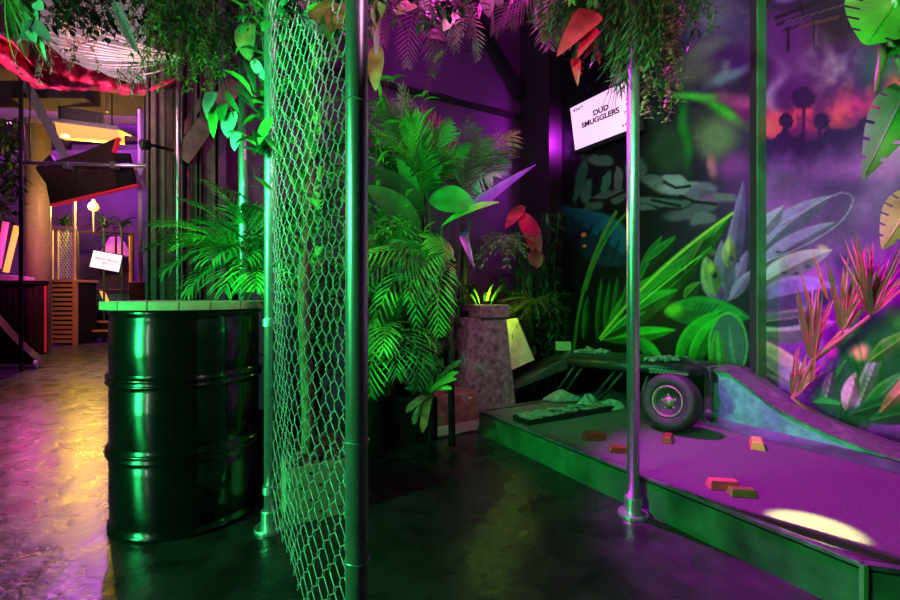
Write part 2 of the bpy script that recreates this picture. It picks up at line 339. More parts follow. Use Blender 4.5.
def paint():
    global COL
    n1 = noise(60, 1); n2 = noise(22, 2); n3 = noise(50, 5, .5)
    COL[:] = np.array((10, 16, 16))/255.0
    # first panel: dark on the left, violet towards the right and top
    v = sm(PX+40*(n1-.5), 630, 745)*(1-sm(PY, 230, 330)*.5); mixc(v*.85, (62, 44, 82))
    blob(715, 30, 70, 46, (70, 58, 96), .8); blob(705, 12, 40, 30, (112, 104, 132), .55); blob(735, 60, 40, 24, (56, 18, 82), .8)
    blob(690, 70, 42, 20, (88, 92, 84), .7, rot=-10); blob(705, 48, 36, 14, (104, 112, 96), .55, rot=-20)
    blob(728, 76, 40, 9, (110, 150, 160), .5, rot=-22); blob(735, 102, 42, 14, (150, 62, 122), .9, rot=8); blob(742, 118, 30, 16, (108, 20, 96), .8)
    blob(715, 138, 36, 34, (96, 112, 84), .9); blob(668, 150, 30, 40, (46, 74, 52), .8); blob(642, 110, 30, 30, (26, 44, 44), .7)
    blob(690, 96, 44, 8, (60, 165, 50), .95, rot=3, soft=1); blob(722, 112, 44, 10, (56, 165, 46), .95, rot=33, soft=1); blob(686, 132, 10, 60, (30, 120, 44), .9, soft=1)  # soft green bands paint in a blurred reflection of leaves
    blob(650, 84, 30, 8, (36, 110, 44), .7, soft=1)
    blob(736, 168, 30, 22, (120, 52, 128), .95, rot=-10); blob(712, 166, 8, 20, (176, 100, 130), .8, rot=-8); blob(745, 195, 40, 30, (92, 40, 110), .8)
    mixc(np.clip(n2-.62, 0, 1)*1.6*(PX < 750)*(PY < 160), (140, 150, 150))
    # rocks
    for (x, y, rx, ry, c, r) in [(598,158,18,6,(84,122,104),8),(581,178,5,24,(52,120,88),0),(590,190,6,14,(62,118,96),-5),(606,180,6,12,(66,124,104),4),(618,178,7,14,(98,124,118),0),
        (610,194,16,5,(92,108,108),-8),(597,205,12,5,(80,100,96),-15),(622,198,10,8,(96,116,112),-20),(640,170,14,16,(92,104,108),35),(655,182,10,6,(96,110,112),15),
        (668,186,18,9,(108,116,124),-12),(680,190,22,7,(150,156,172),-8),(674,182,12,5,(152,160,172),12),(697,195,22,10,(122,112,148),-18),(710,200,20,6,(110,86,130),5),(702,206,12,4,(150,90,160),-10),
        (664,205,24,5,(86,108,106),2),(690,214,30,7,(94,100,116),-12),(700,222,18,6,(112,116,130),-8),(722,200,18,4,(124,116,132),4),(645,212,16,4,(96,110,112),5)]:
        blob(x, y, rx*1.05, ry*1.15, tuple(q_*.78 for q_ in c), .95, soft=.35, rot=r, warp=1.5)
    for pts in [[(664,182),(676,188),(690,186)],[(680,196),(696,202),(716,204)],[(590,200),(606,200),(628,190)],[(652,200),(680,206)],[(600,186),(602,168)],[(612,190),(613,168)]]: line(pts, 2.0, (12, 20, 20), .9)
    # fallen barrel
    pleaf((556, 206), (634, 262), 24, (20, 66, 92), edge=(36, 120, 132), sharp=3, pk=.6, half=.55)
    for k in range(7): line([(574+k*9, 216+k*5), (566+k*9, 240+k*5)], 1.6, (8, 26, 44), .8)
    blob(587, 236, 3.4, 3.0, (214, 140, 70), 1, .5); blob(587, 247, 2.6, 2.2, (190, 110, 60), 1, .5)
    # narrow stems on the left
    line(bez((574, 350), (580, 270), (616, 212)), 2.4, (66, 106, 40)); line(bez((586, 290), (600, 236), (632, 208)), 1.8, (52, 104, 44))
    for (x, y0, y1, c) in [(584,340,296,(20,96,36)),(598,342,278,(26,84,36)),(606,340,280,(22,92,36)),(614,338,276,(30,84,40)),(566,346,300,(16,52,30))]: pleaf((x, y0), (x+4, y1), 4, c, edge=(70, 150, 60), half=.5)
    # fan of green blades
    fan = [((600,338),(733,212),15,(44,122,46),5),((604,338),(716,228),9,(38,110,40),3),((606,338),(712,246),9,(34,112,42),4),((606,338),(704,236),7,(26,80,34),0),((640,292),(700,250),9,(34,108,44),3),
           ((606,338),(682,268),15,(40,112,36),-5),((606,339),(678,290),13,(30,122,44),-5),((602,340),(676,330),8,(44,156,40),0),((640,280),(662,236),7,(24,80,40),0),((646,262),(676,236),7,(30,96,44),2),
           ((684,272),(706,236),5,(62,96,52),0),((684,298),(700,282),6,(80,112,60),0),((620,320),(640,262),6,(26,80,34),0),((602,338),(646,312),7,(26,110,42),0)]
    for p0, p1, wd, c, cv in fan: pleaf(p0, p1, wd, c, edge=(84, 150, 64), vein=(84, 146, 62), cv=cv, half=.42)
    line(bez((600, 338), (650, 270), (733, 213)), 1.8, (138, 166, 70)); line(bez((601, 340), (640, 300), (700, 256)), 1.2, (100, 170, 70))
    pleaf((638, 338), (664, 366), 7, (42, 130, 50), edge=(90, 170, 70))
    # violet blooms
    for p0, p1, wd, c in [((728,302),(736,212),9,(98,72,128)),((728,302),(744,180),8,(112,84,146)),((728,302),(748,250),7,(130,96,160)),((722,304),(704,258),12,(108,116,128)),((726,300),(722,240),11,(110,98,138)),((730,300),(752,270),6,(140,110,168)),((720,304),(714,282),8,(120,70,150))]:
        pleaf(p0, p1, wd, c, edge=(160, 150, 180), half=.75)
    pleaf((716, 296), (706, 256), 9, (120, 138, 104), edge=(176, 176, 90)); pleaf((728, 268), (730, 236), 7, (140, 136, 120), edge=(170, 166, 90)); blob(709, 268, 5, 9, (166, 176, 76), .8); blob(729, 246, 5, 9, (166, 166, 96), .7)
    blob(713, 276, 2.6, 4, (30, 28, 50), .9, .5); blob(731, 259, 2.2, 3.6, (40, 30, 60), .9, .5); blob(737, 261, 1.5, 2.4, (40, 30, 60), .9, .5)
    blob(712, 252, 7, 6, (96, 110, 60), .7)
    # rolled leaf
    pleaf((664, 312), (750, 318), 15, (34, 124, 66), edge=(64, 150, 60), cv=-3, sharp=2, half=.8); blob(674, 312, 14, 12, (104, 158, 40), .85)
    pleaf((678, 372), (724, 310), 12, (34, 134, 48), edge=(112, 190, 60), cv=-8, half=.6); pleaf((692, 372), (722, 314), 9, (44, 150, 50), edge=(140, 200, 80), cv=-5, half=.6)
    blob(728, 346, 19, 34, (64, 92, 92), 1, .16, warp=0); line([(728+19*math.cos(a*.2618), 346+33*math.sin(a*.2618)) for a in range(25)], 1.8, (84, 150, 88), .9)
    pleaf((710, 374), (716, 330), 4, (70, 140, 60)); pleaf((722, 372), (718, 330), 4, (80, 150, 70)); pleaf((736, 366), (730, 324), 4, (84, 116, 108))
    for k in range(5): line([(690+k*5, 318-k*1.5), (698+k*5, 304)], 1.5, (18, 70, 46), .7)
    # second panel
    p2 = sm(PX, 749, 752)
    base = COL.copy(); na = noise(46, 31); nb = noise(20, 32); nc = noise(70, 33, .6); nd = noise(9, 34)
    COL[:] = np.array((74, 26, 92))/255.0
    mixc(sm(PX, 795, 830)*(1-sm(PY+30*(na-.5), 34, 72))*.95, (20, 17, 22)); mixc((1-sm(PY+30*(na-.5), 6, 30))*sm(PX, 800, 770)*0+ (1-sm(PY+26*(nb-.5), 4, 22))*.7, (30, 22, 38))
    blob(786, 1, 18, 6, (108, 84, 158), .7)
    mixc(np.clip((nb-.42)*3.2, 0, 1)*np.exp(-((PX-838)/34)**2-((PY-70)/34)**2)*.95, (140, 126, 140)); mixc(np.clip((na-.5)*4, 0, 1)*np.exp(-((PX-800)/30)**2-((PY-60)/30)**2)*.8, (40, 14, 58))
    mixc(np.exp(-((PX-886)/26)**2-((PY-68)/24)**2)*.95, (8, 92, 66)); mixc(np.exp(-((PX-776-8*np.sin(PY/9))/7)**2-((PY-96)/34)**2)*.75*(.4+nb), (156, 128, 170))
    band = 128-(PX-768)*.30; g = np.exp(-((PY-band-2)/17)**2)*sm(PX, 752, 766)
    mixc(np.clip((nc-.34)*3.4, 0, 1)*g, (196, 44, 120)); mixc(np.clip((nb-.40)*3.6, 0, 1)*g*.95, (240, 70, 92)); mixc(np.clip((na-.40)*4, 0, 1)*g*sm(PX, 818, 850)*.95, (252, 128, 84)); mixc(np.exp(-((PX-768)/10)**2-((PY-128)/9)**2)*.9, (244, 88, 96))
    mixc(np.clip((nd-.5)*3, 0, 1)*g*.6, (60, 22, 80))
    hill = np.interp(PX, [740, 775, 786, 796, 815, 828, 845, 862, 880, 910, 1000], [146, 138, 128, 136, 138, 128, 130, 120, 110, 98, 60]) + (nd-.5)*15
    mixc(sm(PY-hill, -1, 2), (54, 16, 80)); mist = sm(PY-hill, 8, 44)
    COLm = (np.array((104, 46, 128))*(1-np.clip((nc-.3)*2.2, 0, 1))[..., None]+np.array((176, 98, 190))*np.clip((nc-.3)*2.2, 0, 1)[..., None])/255.0
    COL[:] = COL*(1-mist[..., None]*.95)+COLm*mist[..., None]*.95
    mixc(np.clip((nb-.48)*3.2, 0, 1)*mist*.55, (84, 40, 108)); mixc(np.exp(-((PX-896)/26)**2-((PY-152)/15)**2)*.95, (250, 120, 214)); mixc(np.exp(-((PX-872)/40)**2-((PY-172)/12)**2)*.5*(nb+.3), (226, 120, 220))
    mixc(np.exp(-((PX-784)/18)**2-((PY-180)/16)**2)*.7, (78, 62, 100)); mixc(np.exp(-((PX-838)/30)**2-((PY-188)/10)**2)*.5, (66, 34, 92))
    for cx_, cy_, r_, t_ in [(804, 98, 12, 150), (786, 121, 8, 150), (820, 122, 8, 150)]:
        blob(cx_, cy_, r_*.8, r_*.85, (48, 14, 70), .97, .3, warp=.9)
        for k in range(12): blob(cx_+r_*.75*math.cos(k*.524), cy_+r_*.75*math.sin(k*.524), r_*.3, r_*.35, (48, 14, 70), .95, .5, warp=.8)
        line([(cx_, cy_), (cx_-1, t_)], 2.6, (54, 16, 78), .95)
    for pts, wd in [([(778,24),(850,2)],2.4),([(784,30),(846,12)],1.6),([(788,28),(788,50)],2),([(813,14),(816,48)],1.8),([(838,4),(840,30)],2),([(848,0),(850,28)],2),([(800,2),(804,18)],2),([(776,18),(840,-6)],2.6)]: line(pts, wd, (14, 12, 18), .9)
    line([(786, 22), (846, 4)], .9, (110, 102, 114), .6); line([(815, 16), (816, 46)], .8, (118, 100, 120), .6); line([(800, 26), (838, 17)], 2.4, (104, 74, 44), .5)
    mixc(sm(PY, 196, 240)*sm(PX, 800, 850)*.6, (70, 38, 88)); mixc(np.clip((nb-.5)*3, 0, 1)*sm(PY, 180, 220)*.45, (150, 96, 160))  # darker colour painted here to offset the magenta lamp's spill
    # long pale leaves from the left
    for p0, p1, wd, c, e, cv in [((752,262),(832,196),13,(112,92,140),(176,166,180),-6),((752,272),(836,222),11,(120,92,146),(170,156,176),-2),((752,290),(832,250),13,(140,124,150),(206,180,150),-3),((752,305),(838,288),17,(104,78,140),(184,160,190),-4),
            ((752,330),(836,322),13,(108,128,120),(196,196,140),4),((752,340),(812,372),12,(132,134,122),(206,196,120),6),((752,352),(812,392),13,(96,104,112),(186,190,130),4),((752,374),(800,392),10,(70,76,92),(140,140,140),4),((756,238),(784,206),8,(130,104,150),(180,170,180),0),((752,322),(832,310),8,(62,70,84),(200,190,110),2)]:
        pleaf(p0, p1, wd, tuple(min(255, q_*1.25) for q_ in c), edge=e, vein=tuple(k_*.8 for k_ in e), cv=cv, half=.6)
    for x, y in [(783,272),(794,274),(806,268),(779,250)]: blob(x, y, 3.4, 1.9, (46, 40, 80), .9, .5)
    line(bez((764,262),(848,232),(853,200))+bez((853,200),(850,182),(806,210))+[(780,224)], 1.0, (190, 150, 196), .7)
    blob(824, 248, 9, 5, (200, 172, 140), .7)
    # green growth at the lower right
    blob(880, 350, 60, 46, (14, 92, 34), 1, .5); blob(850, 398, 60, 40, (20, 84, 40), .95, .5); blob(900, 320, 26, 22, (30, 140, 30), .9); blob(862, 352, 14, 12, (206, 166, 110), .95); blob(846, 332, 10, 9, (190, 130, 140), .9); blob(834, 352, 10, 12, (190, 110, 150), .8)
    blob(820, 300, 18, 12, (20, 50, 44), .8); blob(846, 262, 16, 10, (60, 40, 90), .8)
    for p0, p1, wd, c, e in [((856,412),(884,338),8,(120,150,140),(196,210,200)),((862,414),(905,372),10,(44,140,60),(140,200,120)),((850,414),(925,390),9,(20,96,50),(60,170,80)),((846,410),(856,372),9,(150,150,140),(210,200,190)),((870,420),(960,400),12,(24,110,50),(80,180,80)),
            ((820,404),(846,360),6,(22,120,40),(60,180,70)),((880,412),(940,352),9,(160,130,100),(220,190,140)),((826,398),(832,372),6,(70,96,80),(150,170,130)),((812,402),(842,404),5,(26,150,50),(70,200,80)),((868,362),(912,330),9,(60,150,40),(140,200,80))]:
        pleaf(p0, p1, wd, c, edge=e, vein=e, half=.6)
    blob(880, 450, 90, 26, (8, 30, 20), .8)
    # carries on beyond the frame
    for k in range(26):
        x = 930+k*26; y = 430-rs.rand()*60; pleaf((x, y), (x+rs.uniform(-40, 60), y-rs.uniform(70, 200)), rs.uniform(10, 22), (rs.uniform(20, 90), rs.uniform(90, 150), rs.uniform(40, 110)), edge=(140, 190, 120), vein=(140, 190, 120), half=.6)
    COL = base*(1-p2[..., None]) + COL*p2[..., None]
paint()
COL *= (.93+.14*noise(3.2, 8, 1.0, 2))[..., None]
lin = np.clip(COL, 0, 1); lin = np.where(lin <= .04045, lin/12.92, ((lin+.055)/1.055)**2.4)
lin = np.clip((lin**1.15)*1.9, 0, .92)
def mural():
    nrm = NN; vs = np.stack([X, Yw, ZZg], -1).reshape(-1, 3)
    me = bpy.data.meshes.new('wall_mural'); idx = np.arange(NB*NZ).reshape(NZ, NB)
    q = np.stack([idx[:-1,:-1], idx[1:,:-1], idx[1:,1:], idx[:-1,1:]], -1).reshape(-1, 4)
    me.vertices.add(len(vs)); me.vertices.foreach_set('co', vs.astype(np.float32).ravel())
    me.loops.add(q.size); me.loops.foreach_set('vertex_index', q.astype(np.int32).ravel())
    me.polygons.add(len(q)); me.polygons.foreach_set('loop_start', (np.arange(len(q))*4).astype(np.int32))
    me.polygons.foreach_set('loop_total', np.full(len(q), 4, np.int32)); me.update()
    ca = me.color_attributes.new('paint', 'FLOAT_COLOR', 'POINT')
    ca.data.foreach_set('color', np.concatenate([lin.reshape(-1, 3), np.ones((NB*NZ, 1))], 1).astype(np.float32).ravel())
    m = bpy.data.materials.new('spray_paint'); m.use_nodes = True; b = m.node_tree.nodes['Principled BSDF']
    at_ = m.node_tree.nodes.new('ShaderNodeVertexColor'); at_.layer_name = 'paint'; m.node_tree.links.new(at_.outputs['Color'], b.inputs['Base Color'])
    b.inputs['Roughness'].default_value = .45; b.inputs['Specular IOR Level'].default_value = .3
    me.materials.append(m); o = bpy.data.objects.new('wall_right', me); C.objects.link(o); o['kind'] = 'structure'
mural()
struct('wall_right_backing', wb(BACK, 1.6, MUR+.004, MUR+.1, 0, CEIL), 'black')
struct('trim_1', wb(BACK, -3.20, 2.89, MUR, 0, CEIL), 'column')            # boxed column in the corner
struct('trim_2', wb(-1.478, -1.441, 2.946, MUR, 0, CEIL), 'black'); struct('trim_31', wb(-1.441, -1.437, 2.948, MUR, 0, CEIL), 'green_lit_board')         # upright batten between the two painted panels, its green-lit side done in colour
struct('trim_3', wb(BACK, BACK+.05, .25, 2.89, 2.72, 2.76), 'black')       # rail on the back wall
def onback(px, py, off=0.0):     # a point of the back wall (or off metres in front of it)
    r = (px-450)/F; Y = -(BACK+off)/(.869-.495*r); return at(px, py, Y)
def onplane(px, py, a):          # a point of a plane parallel to the mural wall
    r = (px-450)/F; return at(px, py, a/(.869*r+.495))
def onlevel(px, py, z): return at(px, py, (EYE-z)*F/(py-296))
def strip(p0, p1, wd, depth, nrm):   # a straight flat bar between two points
    p0 = V(p0); p1 = V(p1); d = (p1-p0); c = (p0+p1)/2; s = d.cross(V(nrm)).normalized()
    m = MB(); m.obox(c, d/2, s*wd/2, V(nrm).normalized()*depth/2); return m
NB_ = U   # the back wall faces along U
struct('trim_4', strip(onback(456, -14, .06), onback(520, 96, .06), .10, .08, U), 'black')
struct('trim_5', strip(onback(181, 160, .08), onback(236, 84, .08), .11, .08, U), 'post')
struct('trim_6', strip(onback(172, 150, .05), onback(214, 82, .05), .04, .05, U), 'post')
for i, (px, wd, m) in enumerate([(160, .10, 'post'), (169, .05, 'dark_wood'), (192, .06, 'post'), (209, .075, 'post'), (222, .05, 'purple_wall')]):
    p = onback(px, 296, .04); struct('trim_%d' % (7+i), strip((p.x, p.y, 0), (p.x, p.y, CEIL), wd, .07, U), m)
struct('trim_12', strip(onback(440, 92, .02), onback(520, 120, .02), .02, .02, U), 'purple_wall')
struct('trim_13', strip(onback(430, 38, .02), onback(500, 60, .02), .012, .012, U), 'purple_wall')
for i, (x0, x1, y, z0, z1) in enumerate([(-12.4, -4.6, 9.0, 3.55, 3.85), (-12.4, -5.2, 6.4, 3.75, 4.0), (-8.4, -3.2, 10.0, 3.9, 4.3)]):
    struct('trim_%d' % (14+i), bx((x0, y, z0), (x1, y+.3, z1)), 'concrete')
# drapes of black cloth on the end of the back wall
m = MB(); n = 26; pa = []
for i in range(n+1):
    t = i/n; a = -.28 + .36*t; pa.append((a, BACK+.06+.030*math.sin(i*1.7)+.012*math.sin(i*3.9)))
vs = [W(b, a, .05) for a, b in pa]+[W(b, a+.01*math.sin(a*40), 3.2) for a, b in pa]
m.add(vs, [(i, i+1, i+n+2, i+n+1) for i in range(n)])
tag(m.build('black_drape', 'drape_cloth', origin=W(BACK+.06, -.1, 0), smooth=True), 'black pleated cloth drape at the open end of the purple back wall', 'drape')
p = onback(178, 296, .12); tag(tb([(p.x, p.y, 0), (p.x, p.y, 3.6)], .012).build('conduit_pipe', 'steel', origin=(p.x, p.y, 0), smooth=True), 'thin pink-lit conduit pipe running up the back wall beside the black drape', 'pipe')
# ================================================================== SCAFFOLD POLES AND FENCE
def flange(mb, x, y, r=.062): mb.lathe([(r, 0), (r, .010), (r*.96, .014), (.036, .015), (.036, .075), (.033, .08)], (x, y, 0), n=28)
TOP = 2.72
def pole(name, x, y, r, label, couplings=()):
    t = root(name, (x, y, 0), label, 'pole')
    tb([(x, y, .012), (x, y, TOP)], r, 20).build('pole', 'steel', t, smooth=True)
    f = MB(); flange(f, x, y); f.build('base_flange', 'steel', t)
    for z in couplings:
        c = MB(); c.lathe([(r+.001, -.02), (r+.006, -.017), (r+.006, .017), (r+.001, .02)], (x, y, z), n=20); c.build('collar', 'steel', t)
    return t
PA = V((-.722, 1.81, 0)); PB = V((-.204, .985, 0)); PC = V((.783, 1.925, 0)); PD = V((-1.07, 2.33, 0))
pole('scaffold_pole', PC.x, PC.y, .0255, 'bright galvanised pole on a round base plate in front of the golf hole')
pole('scaffold_pole', PD.x, PD.y, .0235, 'vivid green-lit pole rising from the palm behind the oil drum')
fz = root('chain_link_fence', (PA.x, PA.y, 0), 'chain-link fence panel of twisted wire stretched between two galvanised poles', 'fence')
for p, z0, cs in ((PA, .012, (.16, .83, 1.6)), (PB, .012, ())):
    q = tb([(p.x, p.y, z0), (p.x, p.y, TOP)], .0245, 24).build('post', 'steel', fz, smooth=True)
    f = MB(); flange(f, p.x, p.y); f.build('base_flange', 'steel', q)
    for z in cs:
        c = MB(); c.lathe([(.0255, -.018), (.031, -.015), (.031, .015), (.0255, .018)], (p.x, p.y, z), n=20); c.build('collar', 'steel', q)
for z in (.36, .62, 1.36, 1.78, 2.2):
    ring = [(PB.x+.0265*math.cos(a*PI/10), PB.y+.0265*math.sin(a*PI/10), z+.002*math.sin(a)) for a in range(21)]
    tb(ring, .0016, 5).build('tie_wire', 'wire', fz)
mb = MB(); dirf = PB-PA; LF = dirf.length; dirf.normalize(); nf = V((-dirf.y, dirf.x, 0)); NC = 24; cw = (LF-.05)/NC; ch = .078; z0 = .035
for i in range(NC):
    pts = []; k = 0; z = z0 + rnd.uniform(-.004, .004); 
    while z < 2.6:
        side = (k+i) % 2; xx = .025 + cw*(i+side) + rnd.uniform(-.0025, .0025); of = nf*(.0022 if side else -.0022)
        sway = .010*math.sin(z*2.2+i*.35)
        b = PA + dirf*(xx) + nf*sway; e = .0075
        pts += [b+of*.4+V((0,0,z-e)), b-of+V((0,0,z)) , b+of*.4+V((0,0,z+e))]
        z += ch/2; k += 1
    mb.tube(pts, .0017, 5)
mb.build('wire_mesh', 'wire', fz, smooth=True)
# overhead pipes the plants hang from
def over(p0, p1, lab): tag(tb([p0, p1], .0235, 14).build('overhead_pipe', 'steel', origin=p0, smooth=True), lab, 'pipe')
zt = TOP+.025
over((-2.5, PD.y, zt), (PD.x+.3, PD.y, zt), 'overhead pipe running left from the vivid green-lit pole')
over((PA.x-.2, PA.y+.31, zt), (PB.x+.19, PB.y-.30, zt), 'overhead pipe along the top of the chain-link fence')
over((PA.x-.4, PA.y-.02, zt+.05), (PC.x+.5, PC.y, zt+.05), 'overhead pipe crossing from the fence to the pole before the golf hole')
over((PD.x, PD.y-.02, zt+.09), (PA.x+.3, PA.y-.45, zt+.09), 'short overhead pipe between the green-lit pole and the fence')
over((-.3, 2.72, 3.15), (1.0, 2.72, 3.15), 'overhead lamp pipe above the pink stone pedestal')
over((1.6, 1.9, 2.75), (1.75, 1.05, 2.75), 'overhead pipe above the split-leaf plant at the right')
# ================================================================== OIL DRUM TABLE
dx, dy = -1.150, 1.985
t = root('oil_drum_table', (dx, dy, 0), 'black oil drum turned into a table with a round plank top', 'drum table')
R0 = .285
prof = [(R0-.012, .0), (R0+.004, .004), (R0+.006, .012), (R0+.004, .02), (R0-.008, .028), (R0, .045)]
for zr in (.312, .600):
    prof += [(R0, zr-.035), (R0-.004, zr-.026), (R0+.012, zr-.016), (R0+.013, zr-.008), (R0-.001, zr), (R0+.013, zr+.008), (R0+.012, zr+.016), (R0-.004, zr+.026), (R0, zr+.035)]
prof += [(R0, .84), (R0-.006, .852), (R0+.004, .862), (R0+.006, .872), (R0+.003, .880), (R0-.02, .880)]
d = MB(); d.lathe(prof, (dx, dy, 0), n=96); db = d.build('drum_body', 'black_gloss', t, smooth=True)
RT = .315; npl = 6
tt = MB(); wtop = None
for k in range(npl):
    s0 = -RT + 2*RT*k/npl + .0015; s1 = -RT + 2*RT*(k+1)/npl - .0015; poly = []
    for i in range(13):
        s = s0+(s1-s0)*i/12; poly.append((s, -math.sqrt(max(0, RT*RT-s*s))))
    for i in range(13):
        s = s1+(s0-s1)*i/12; poly.append((s, math.sqrt(max(0, RT*RT-s*s))))
    ca, sa = math.cos(.42), math.sin(.42)
    pl = MB(); pl.prism([(dx+x*ca-y*sa, dy+x*sa+y*ca, .8815) for x, y in poly], (0, 0, .033)); pl.build('top_plank', 'wood', t, bevel=.002)
# ================================================================== PLANTER WITH TREE BEHIND THE FENCE
o = onlevel(289, 527, 0); ob = U.dot(o); oa = NN.dot(o)
t = root('tree_planter', W(ob, oa, 0), 'pale studded planter box with a slim tree trunk and pebbles behind the fence', 'planter')
H = .232; bw = .40; aw = .31
for lo, hi, nm in (((ob-.02, ob, oa, oa+aw), None, 'front_panel'), ((ob-bw, ob-bw+.02, oa, oa+aw), None, 'back_panel'), ((ob-bw+.02, ob-.02, oa, oa+.02), None, 'side_panel'), ((ob-bw+.02, ob-.02, oa+aw-.02, oa+aw), None, 'side_panel')):
    wb(lo[0], lo[1], lo[2], lo[3], 0, H).build(nm, 'tan', t, bevel=.003)
st = MB()
for i in range(4):
    for k in range(4):
        st.lathe([(.006, 0), (.005, .004), (.001, .006)], W(ob, oa+.05+i*.075+(.035 if k % 2 else 0), .035+k*.055), axis=U, n=8)
st.build('studs', 'black', t)
wb(ob-bw+.02, ob-.02, oa+.02, oa+aw-.02, .01, H-.03).build('soil', 'dark_wood', t)
pb = MB()
for i in range(170):
    c = W(ob-.03-rnd.random()*(bw-.06), oa+.03+rnd.random()*(aw-.06), H-.025+rnd.random()*.03); r = rnd.uniform(.010, .019)
    pb.lathe([(.001, -r*.7), (r*.8, -r*.4), (r, 0), (r*.75, r*.45), (.001, r*.75)], c, axis=(rnd.uniform(-.6,.6), rnd.uniform(-.6,.6), 1), n=7)
tag(pb.build('pebbles', 'rubble', t), kind='stuff')
tk = W(ob-.17, oa+.10, 0); tr = [V((tk.x+.012*math.sin(z*5)+.02*z*.2, tk.y, z)) for z in [.2+.12*i for i in range(21)]]
tb(tr, [.030-.0007*i for i in range(21)], 12).build('trunk', 'bark', t, smooth=True)
for k in range(9):
    m = MB()
    for j in range(20):
        z = .85+1.7*rnd.random() if k else 2.2; a = rnd.uniform(0, 2*PI)
        base = V((tk.x, tk.y, z)); d = V((math.cos(a), math.sin(a), rnd.uniform(.1, .9))); q = base + d*rnd.uniform(.08, .26)
        m.tube([base, base.lerp(q, .5)+V((0,0,.03)), q], .0028, 4)
        for l in range(3): m.leaf(base.lerp(q, .5+.25*l), d+V((rnd.uniform(-.8,.8), rnd.uniform(-.8,.8), rnd.uniform(-.3,.6))), rnd.uniform(.07, .15), rnd.uniform(.022, .05), bend=rnd.uniform(.3, 1.4), n=4)
    m.build('foliage', ['leaf', 'leaf_bright', 'leaf_dark'][k % 3], t)
o2 = onlevel(372, 452, 0); b2 = U.dot(o2); a2 = NN.dot(o2)
tag(wb(b2-.38, b2, a2, a2+.42, 0, .30).build('planter_box', 'black', origin=W(b2, a2, 0), bevel=.006), 'black planter box under the feathery palm right of the fence', 'planter')
# small green shrub seen through the fence
def bush(name, loc, h, r, n, m, label, cat='plant', leafl=(.06, .14), wd=(.02, .045), group=None, stemm='stem', upb=.5):
    loc = V(loc); t = root(name, loc, label, cat, group); st = MB(); fo = MB()
    for i in range(n):
        a = rnd.uniform(0, 2*PI); e = loc + V((math.cos(a)*r*rnd.random()**.6, math.sin(a)*r*rnd.random()**.6, h*(.25+.75*rnd.random())))
        mid = loc.lerp(e, .5)+V((0,0,h*.12)); st.tube([loc+V((0,0,.01)), mid, e], [.004, .003, .0015], 4)
        for j in range(6):
            q = mid.lerp(e, j/5); fo.leaf(q, V((rnd.uniform(-1,1), rnd.uniform(-1,1), upb+rnd.uniform(-.5,.5))), rnd.uniform(*leafl), rnd.uniform(*wd), bend=rnd.uniform(.2, 1.2), n=4)
    st.build('stems', stemm, t); fo.build('leaves', m, t); return t
bush('leafy_shrub', W(ob-.75, oa+.25, 0), 1.75, .32, 70, 'leaf', 'tall leafy shrub growing behind the chain-link fence, left of the tree trunk', leafl=(.07,.16), wd=(.025,.05))
bush('leafy_shrub', W(ob-.95, oa+.75, 0), 2.5, .38, 75, 'leaf_bright', 'taller bright green shrub farther back behind the fence, by the purple wall', leafl=(.08,.18), wd=(.02,.05))
# ================================================================== PALMS
def palm(name, loc, fr, label, m='leaf', stem=None, cat='palm', group=None, **kw):
    loc = V(loc); t = root(name, loc, label, cat, group)
    if stem: tb(stem[0], stem[1], 8).build('trunk', stem[2] if len(stem) > 2 else 'bark', t, smooth=True)
    for i, (o, d, L, bend, lf) in enumerate(fr):
        f = MB(); f.frond(o, d, L, bend=bend, lf=lf, **kw); f.build('frond', m[i % len(m)] if isinstance(m, list) else m, t)
    return t
def palm_to(name, loc, fr, label, m, lf, stem=None, cat='palm', **kw):
    loc = V(loc); t = root(name, loc, label, cat)
    if stem: tb(stem[0], stem[1], 8).build('trunk', 'dark_trunk', t, smooth=True)
    for i, (o, px, py, Y, b) in enumerate(fr):
        f = MB(); f.frond_to(V(o)+V((rnd.uniform(-.03,.03), rnd.uniform(-.03,.03), rnd.uniform(-.03,.03))), at(px, py, Y), bend=b, lf=lf*rnd.uniform(.85,1.1), **kw); f.build('frond', m[i % len(m)], t)
    return t
cx, cy = -.98, 2.52; s_ = (-1.06, cy, 1.0)
t_ar = palm_to('areca_palm', (cx, cy, 0), [(s_,)+q for q in [(152,252,2.3,1.5),(158,230,2.5,1.2),(170,274,2.2,1.8),(192,294,2.2,2.0),(186,205,2.6,1.0),(212,188,2.6,.8),(236,176,2.5,.6),(262,198,2.4,.7),(226,292,2.12,2.0),(256,290,2.12,2.0),(266,242,2.2,1.2),(204,226,2.3,1.1),(240,212,2.2,.9),(184,250,2.25,1.5),(214,262,2.1,1.7),(246,262,2.1,1.6),(168,244,2.6,1.3),(200,242,2.2,1.4)]],
    'feathery palm spreading over the oil drum from behind it', ['leaf', 'leaf_bright', 'leaf', 'leaf'], .24, nl=20, wl=.016, ang=1.0, droop=1.0, start=.22, r=.006)
tb([(cx, cy, .2), (cx-.03, cy, .6), (-1.06, cy, 1.02)], .016, 8).build('trunk', 'bark', t_ar, smooth=True)
pt = MB(); pt.lathe([(.10, 0), (.14, .26), (.15, .28), (.13, .28), (.12, .25)], (cx, cy, 0), n=24); pt.build('pot', 'black', t_ar)
px0 = W(b2-.2, a2+.2, .28); sb_ = at(392, 335, 2.6)
